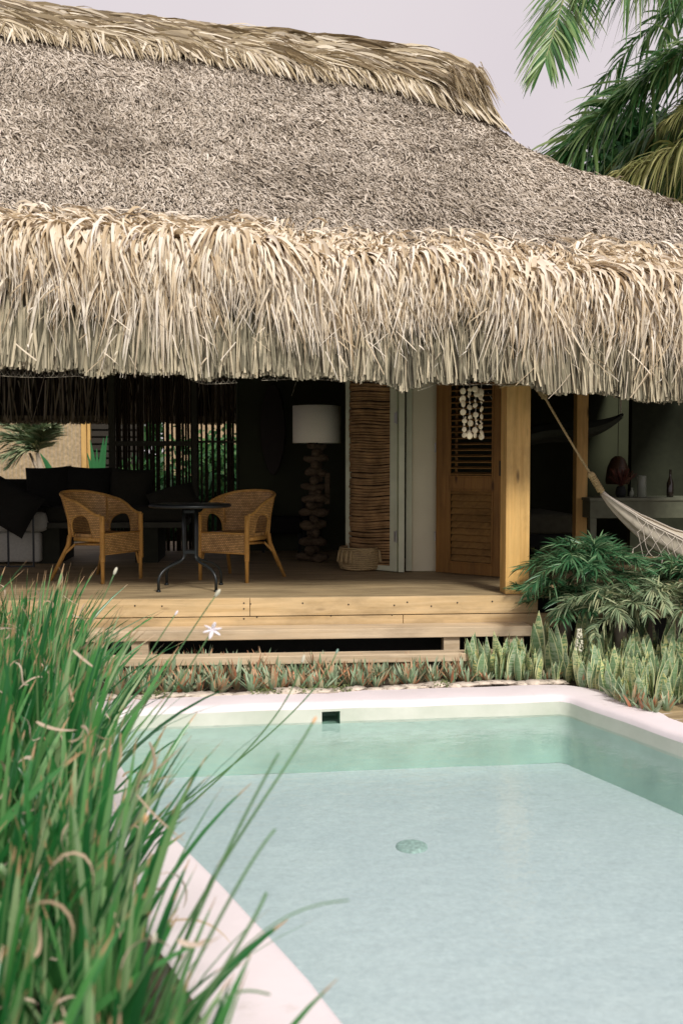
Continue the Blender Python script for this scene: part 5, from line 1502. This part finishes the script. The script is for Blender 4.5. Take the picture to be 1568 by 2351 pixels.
# --- rhoeo
rh = []
for k in range(6):
    o = blade_rosette(random.choice((14, 17, 20)), (.13, .23), (.012, .019), (.05, .85), M['rhoeo'], 'spiderwort', None, S=6, prof=(.8, 1, .95, .75, .45, .04), r0=.012)
    o.location = (0, 0, -50); rh.append(o)
spots = []
fr = [Pz(250, 1598, 0), Pz(420, 1590, 0), Pz(600, 1590, 0), Pz(760, 1583, 0), Pz(900, 1573, 0), Pz(1080, 1566, 0), Pz(1290, 1560, 0)]
bk = [Pz(250, 1530, 0), Pz(420, 1535, 0), Pz(600, 1540, 0), Pz(760, 1556, 0), Pz(900, 1553, 0), Pz(1080, 1550, 0), Pz(1290, 1555, 0)]
for i in range(6):
    rows = 5 if i < 2 else 4 if i < 4 else 3 if i < 5 else 1
    for r in np.linspace(0.04, 1, rows):
        a = fr[i].lerp(bk[i], r); b = fr[i + 1].lerp(bk[i + 1], r)
        for x, y in along(a, b, 6, .035): spots.append((x, y, .95 if i < 3 else .8 if i < 5 else .6))
for px, py in ((1395, 1588), (1430, 1612), (1450, 1622), (1500, 1634), (1530, 1632), (1410, 1600), (1340, 1574), (1375, 1582), (1480, 1630)):
    p = Pz(px, py, 0); spots.append((p.x, p.y, .8))
place_variants(rh, spots, lambda x, y: 'spiky rosette of grey green leaves with rust red undersides in the low border', 'rosette plant', 'red and green rosettes along the pool edge')

# --- edging stones
random.seed(5)
ep = [Pz(230, 1606, 0), Pz(400, 1601, 0), Pz(560, 1594, 0), Pz(760, 1589, 0), Pz(960, 1577, 0), Pz(1140, 1571, 0), Pz(1290, 1568, 0)]
stones = []
for k in range(5):
    m = MB(); m.sphere((0, 0, 0), (.095, .038, .021), 18, 10, .30); o = m.build('edging_stone', M['stone'], None, True); stones.append(o)
def NTH(n): return {1: 'first', 2: 'second', 3: 'third'}.get(n, f'{n}' + ('st' if n % 10 == 1 and n > 20 else 'nd' if n % 10 == 2 and n > 20 else 'rd' if n % 10 == 3 and n > 20 else 'th'))
used = set(); t = 0.0; sn = 0
while t < 6:
    i = int(t); p = ep[i].lerp(ep[min(i + 1, 6)], t - i); k = random.randrange(5)
    if k in used: o = stones[k].copy(); col.objects.link(o)
    else: o = stones[k]; used.add(k)
    o.location = (p.x, p.y + random.uniform(-.02, .02), .0 + random.uniform(-.005, .012)); o.rotation_euler = (random.uniform(-.1, .1), 0, random.uniform(-.3, .3))
    s = random.uniform(.7, 1.35); o.scale = (s, s, s * random.uniform(.7, 1.1))
    sn += 1; tag(o, f'rough white edging stone behind the pool rim, {NTH(sn)} from the left', 'stone', 'limestone edging behind the pool')
    t += random.uniform(.13, .24)
# small flat paving of pale plaster behind edge, ground cover leaves
n = 5000; t = U(0, 5.99, n); i = t.astype(int); f = (t - i)[:, None]
E = np.array([tuple(v) for v in ep]); b = E[i] * (1 - f) + E[np.minimum(i + 1, 6)] * f
b[:, 1] += U(-.05, .10, n); b[:, 2] = U(-.01, .03, n); b[:, 0] += rng.normal(0, .02, n)
keep = (np.sin(b[:, 0] * 6) + np.sin(b[:, 0] * 2.3 + 1)) > .2; b = b[keep]; n = len(b)
d = unit(rng.normal(0, 1, (n, 3)) + np.array([0, 0, .7])); L = U(.008, .02, n)[:, None]
C = np.stack([b, b + d * L * .5, b + d * L], 1)
tag(ribbon_obj('ground_cover', C, np.ones((n, 1)) * np.array([.003, .006, .001])[None, :], unit(np.cross(d, rng.normal(0, 1, (n, 3)))), leafmat('clover', [(0, (.10, .16, .05)), (1, (.28, .30, .14))], .6, .2)), kind='stuff')

# --- shrub palms right of the post
def shrub_palm(px, py, dist, nf, L, label, mat, leafL=.17, el=(.2, 1.2), seed=1, az=(0, 6.283)):
    nf = int(nf * .95); L = L * 1.15
    random.seed(seed)
    c = Pd(px, py - 38, dist); e = empty('shrub_palm', (c.x, c.y, 0), 0, label, 'palm shrub', 'bushy palms right of the post')
    MB().tube([(c.x, c.y, -.03), (c.x, c.y, c.z * .6), (c.x, c.y, c.z)], [.06, .05, .04], 10).build('trunk', M['trunk'], e, True)
    for i in range(nf):
        a = az[0] + (az[1] - az[0]) * (i + random.random() * .7) / nf; b = random.uniform(*el); l = L * random.uniform(.75, 1.15)
        d = Vector((math.cos(a), math.sin(a), 0))
        pts = [c + d * l * math.cos(b) * t + Vector((0, 0, l * (math.sin(b) * t - (.30 + .30 * b) * t * t))) for t in (0, .25, .5, .75, 1)]
        frond([p_ + Vector((random.uniform(-.04, .04), random.uniform(-.04, .04), random.uniform(-.03, .03))) if k_ else p_ for k_, p_ in enumerate(pts)], leafL * random.uniform(.85, 1.3), 32, .0062, mat, e, rr=.006, rmat=M['rachisdk'], droop=.35, up=.25, planes=.25, ang=1.0, taper=(.6, 1, 1, .85, .6), seg=5)
shrub_palm(1345, 1345, 7.75, 26, .52, 'shrub palm nearest the pine post with fronds reaching the deck edge', M['cycad'], .19, (.0, 1.4), 3)
shrub_palm(1490, 1410, 7.9, 24, .50, 'shrub palm directly under the netted fringe of the hammock', M['cycad'], .17, (.1, 1.3), 4)
shrub_palm(1600, 1380, 7.6, 20, .50, 'shrub palm at the right edge of the photo below the hammock', M['cycad'], .17, (.1, 1.3), 5)
shrub_palm(1425, 1425, 7.45, 20, .46, 'lower shrub palm with pale drooping fronds just above the snake plants', M['cycadpale'], .16, (-.3, .9), 6)
shrub_palm(1545, 1405, 7.4, 18, .46, 'lower shrub palm at the right edge with pale drooping fronds', M['cycadpale'], .16, (-.2, .9), 7)
shrub_palm(1300, 1410, 7.75, 16, .42, 'small dark shrub palm against the end of the deck step', M['cycad'], .15, (-.2, 1.0), 8)
# pale flower spike
p = Pd(1330, 1455, 7.15)
e = empty('flower_spike', (p.x, p.y, 0), 0, 'cream flower spike rising among the snake plants', 'flower')
MB().tube([(p.x, p.y, 0), (p.x, p.y, p.z - .12)], .005, 6).build('stem', M['rachis'], e)
m = MB()
for k in range(90):
    t = random.random(); a = random.uniform(0, 6.28); r = .028 * (1 - t * .6); m.sphere((p.x + r * math.cos(a), p.y + r * math.sin(a), p.z - .12 + t * .15), (.007, .007, .008), 5, 4)
m.build('blossom', M['bud'], e, True)

# --- small boardwalk at the right
e0 = Pz(1478, 1634, -.01); e = empty('boardwalk', tuple(e0), 0, 'grey board path meeting the pool rim at the right edge', 'boardwalk')
dr3 = Vector((dr.x, dr.y, 0)); pn = Vector((-dr3.y, dr3.x, 0)); pn = pn if pn.x > 0 else -pn
m = MB()
st_ = Pz(1475, 1630, 0); q0 = st_ + pn * .02
for k in range(26):
    a = q0 + dr3 * (k * .148); mt_ = Matrix.Translation((a.x, a.y, -.018)) @ Matrix.Rotation(math.atan2(pn.y, pn.x), 4, 'Z')
    m.box((-.02, -.142, -.004), (3.0, 0, .020), mt_)
m.build('boards', M['decktop'], e, bevel=.003)

# --- african iris clumps at the left
def iris_clump(c, n, H, label, lean=.5, dirx=0.0, seed=0, dry=.1, w=(.008, .018)):
    e = empty('iris_clump', (c.x, c.y, -.02), 0, label, 'strap leaved plant', 'strap leaved plants along the left of the pool')
    a = U(0, 6.283, n); ln = U(.45, 1.0, n) ** .6 * H; le = np.abs(rng.normal(0, lean * .6, n))
    d = np.stack([np.cos(a), np.sin(a), np.zeros(n)], -1)
    b = d * U(0, .13, n)[:, None] + rng.normal(0, .025, (n, 3)) * np.array([1, 1, 0])
    S = 9; q = np.linspace(0, 1, S)[None, :, None]
    C = b[:, None, :] + d[:, None, :] * (ln * np.sin(le))[:, None, None] * (q * .65 + .35 * q ** 2.2)
    C[..., 0] += dirx * ln[:, None] * q[..., 0] ** 1.6
    C[..., 2] += (ln * np.cos(le * .8))[:, None] * (q[..., 0] - .16 * np.minimum(le * 1.6, 1.4)[:, None] * q[..., 0] ** 2.6)
    W = U(w[0], w[1], n)[:, None] * np.array([.8, 1, 1.05, 1.05, 1, .9, .75, .5, .08])[None, :]
    side = unit(np.stack([-np.sin(a), np.cos(a), np.zeros(n)], -1) + rng.normal(0, .55, (n, 3)))
    ribbon_obj('leaves', C, W, side, M['iris'], e, fold=.25, world=False)
    k = max(3, int(n * dry)); a = U(0, 6.283, k); z0 = U(.10, .95, k) * H; r = U(.04, .3, k); ln = U(.08, .24, k)
    S = 8; q = np.linspace(0, 1, S)[None, :]; cu = U(-5, 5, k)[:, None]
    th = a[:, None] + cu * q * .5; ph = U(-1, 1.2, k)[:, None] + cu * q * .7
    st = np.stack([np.cos(th) * np.cos(ph), np.sin(th) * np.cos(ph), np.sin(ph)], -1) * (ln / S)[:, None, None]
    C = np.cumsum(st, 1) + np.stack([r * np.cos(a), r * np.sin(a), z0], -1)[:, None, :]
    ribbon_obj('dry_leaves', C, U(.0035, .0075, k)[:, None] * np.array([.6, 1, 1, 1, .9, .8, .6, .2])[None, :], unit(rng.normal(0, 1, (k, 3))), M['irisdry'], e, fold=.4, world=False)
    return e
rng = np.random.default_rng(11)
def lin(d):       # x limit (camera metres) of the bed's pool side at distance d
    return np.interp(d, [1.2, 2.8, 4.3, 5.4, 6.6], [.08, -.42, -.95, -1.35, -1.85])
clumps = []
for d in np.arange(1.9, 6.9, .42):
    for k in range(4 if d < 4 else 5):
        xx = lin(d) - np.interp(d, [2, 3.6, 4.6], [.27, .28, .24]) - k * .36 + U(-.08, .08)
        if xx < -.36 * d - .55: continue
        clumps.append((xx, d + U(-.12, .12), k))
ORD = ['first', 'second', 'third', 'fourth', 'fifth', 'sixth', 'seventh', 'eighth', 'ninth', 'tenth', 'eleventh', 'twelfth', 'thirteenth', 'fourteenth', 'fifteenth'] + [f'{k}th' for k in range(16, 60)]
ROWN = ['row nearest the pool', 'second row from the pool', 'third row from the pool', 'fourth row from the pool', 'row farthest from the pool']
def i_in_row(i): return sum(1 for c_ in clumps[:i] if c_[2] == clumps[i][2])
for i, (xx, d, k) in enumerate(clumps):
    hgt = np.interp(d, [1.9, 3, 4.5, 6.5], [.78, .90, 1.0, 1.12]) * U(.86, 1.12) * (1.0 if k else .92)
    if k >= 2: hgt *= 1.06
    iris_clump(Cw(xx, d), int(56 if d < 5 else 62), hgt,
        f'green strap leaved plant, {ORD[i_in_row(i)]} from the camera in the {ROWN[k]}', .55, (.08 if d < 3.4 else .14) if k == 0 else .06 if k == 1 else .02, i, .18)
# single stalks that reach out over the pool, each with its own bud or seed head
def stalk(pts, label, bud=None, r=.0032, mat='iris'):
    e = empty('flower_stalk', tuple(pts[0]), 0, label, 'flower stalk')
    P_ = [Vector(p) for p in pts]; o = []
    for t in np.linspace(0, 1, 16):
        n_ = len(P_) - 1; acc = Vector((0, 0, 0))
        for i, p_ in enumerate(P_): acc += p_ * (math.comb(n_, i) * t ** i * (1 - t) ** (n_ - i))
        o.append(acc)
    MB().tube(o, list(np.linspace(r * 1.3, r * .7, 16)), 6).build('stem', plain_green, e, True)
    tip = o[-1]; d = (o[-1] - o[-2]).normalized()
    if bud:
        mt_ = d.to_track_quat('Z', 'Y').to_matrix()
        MB().sphere(tip + d * bud[1] * .7, (bud[1] * .36, bud[1] * .36, bud[1]), 10, 8, 0, mt_).build('bud', M[bud[0]], e, True)
    return e, tip, d
plain_green = plain('stalk_green', (.10, .21, .08), .5)
def base(xc, d): return Cw(xc, d, -.02)
stalk([base(-1.75, 4.6), Pd(190, 1500, 4.6), Pd(262, 1318, 4.6)], 'tall stalk with a pale closed bud in front of the left rattan chair', ('bud', .020))
stalk([base(-1.2, 4.4), Pd(400, 1500, 4.4), Pd(495, 1368, 4.3)], 'stalk with a white bud in front of the deck fascia below the bistro table', ('bud', .022))
e, tip, d = stalk([base(-1.2, 4.2), Pd(400, 1600, 4.2), Pd(488, 1446, 4.2)], 'stalk carrying an open white flower in front of the timber step')
m = MB()
for k in range(6):
    a = k * 1.047 + .3; dd = Vector((math.cos(a), -.4, math.sin(a) * .7)).normalized(); mt_ = dd.to_track_quat('Z', 'Y').to_matrix()
    m.sphere(tip + dd * .020, (.010, .005, .024), 8, 6, 0, mt_)
m.build('petals', M['petal'], e, True)
stalk([base(-1.3, 4.5), Pd(300, 1560, 4.5), Pd(402, 1412, 4.5)], 'slim stalk with a small white bud left of the white flower', ('petal', .014))
stalk([base(-.9, 4.0), Pd(650, 1700, 4.0), Pd(694, 1520, 4.0)], 'stalk with a cream bud standing before the lower step', ('bud', .018))
stalk([base(-.9, 4.2), Pd(720, 1640, 4.3), Pd(772, 1500, 4.3)], 'stalk with a small green bud right of the cream one', ('skimmer', .012))
stalk([base(-.62, 2.5), Pd(470, 2000, 2.5), Pd(620, 1830, 2.6), Pd(718, 1660, 2.7)], 'long stalk leaning far out over the pool water', ('budorange', .012), .004)
stalk([base(-.55, 2.4), Pd(430, 2100, 2.4), Pd(600, 1800, 2.5), Pd(640, 1730, 2.5)], 'dark stalk crossing the pool rim towards the shadowed water', None, .004)
stalk([base(-.55, 2.2), Pd(440, 2200, 2.2), Pd(580, 1960, 2.25), Pd(632, 1905, 2.3)], 'stalk over the white rim with bare tip', None, .004)
stalk([base(-.5, 2.1), Pd(430, 2300, 2.1), Pd(560, 2180, 2.15), Pd(612, 2050, 2.2)], 'thick green stalk slanting over the white rim near the bottom', None, .005)
stalk([base(-.6, 2.0), Pd(480, 2150, 2.0), Pd(640, 2080, 2.05), Pd(800, 2068, 2.1)], 'thin pale stalk bending nearly level over the water', None, .0022)
stalk([base(-.5, 1.9), Pd(420, 2350, 1.9), Pd(480, 2240, 1.95), Pd(620, 2285, 2.0)], 'arched stalk curling over the rim at the bottom', None, .0032)
stalk([base(-.9, 2.2), Pd(330, 2000, 2.1), Pd(333, 1890, 2.1)], 'stalk with a blurred orange bud low in the leaves', ('budorange', .012))
stalk([base(-.9, 2.0), Pd(350, 2300, 2.0), Pd(353, 2165, 2.0)], 'lower stalk with a blurred cream bud deep in the leaves', ('bud', .012))
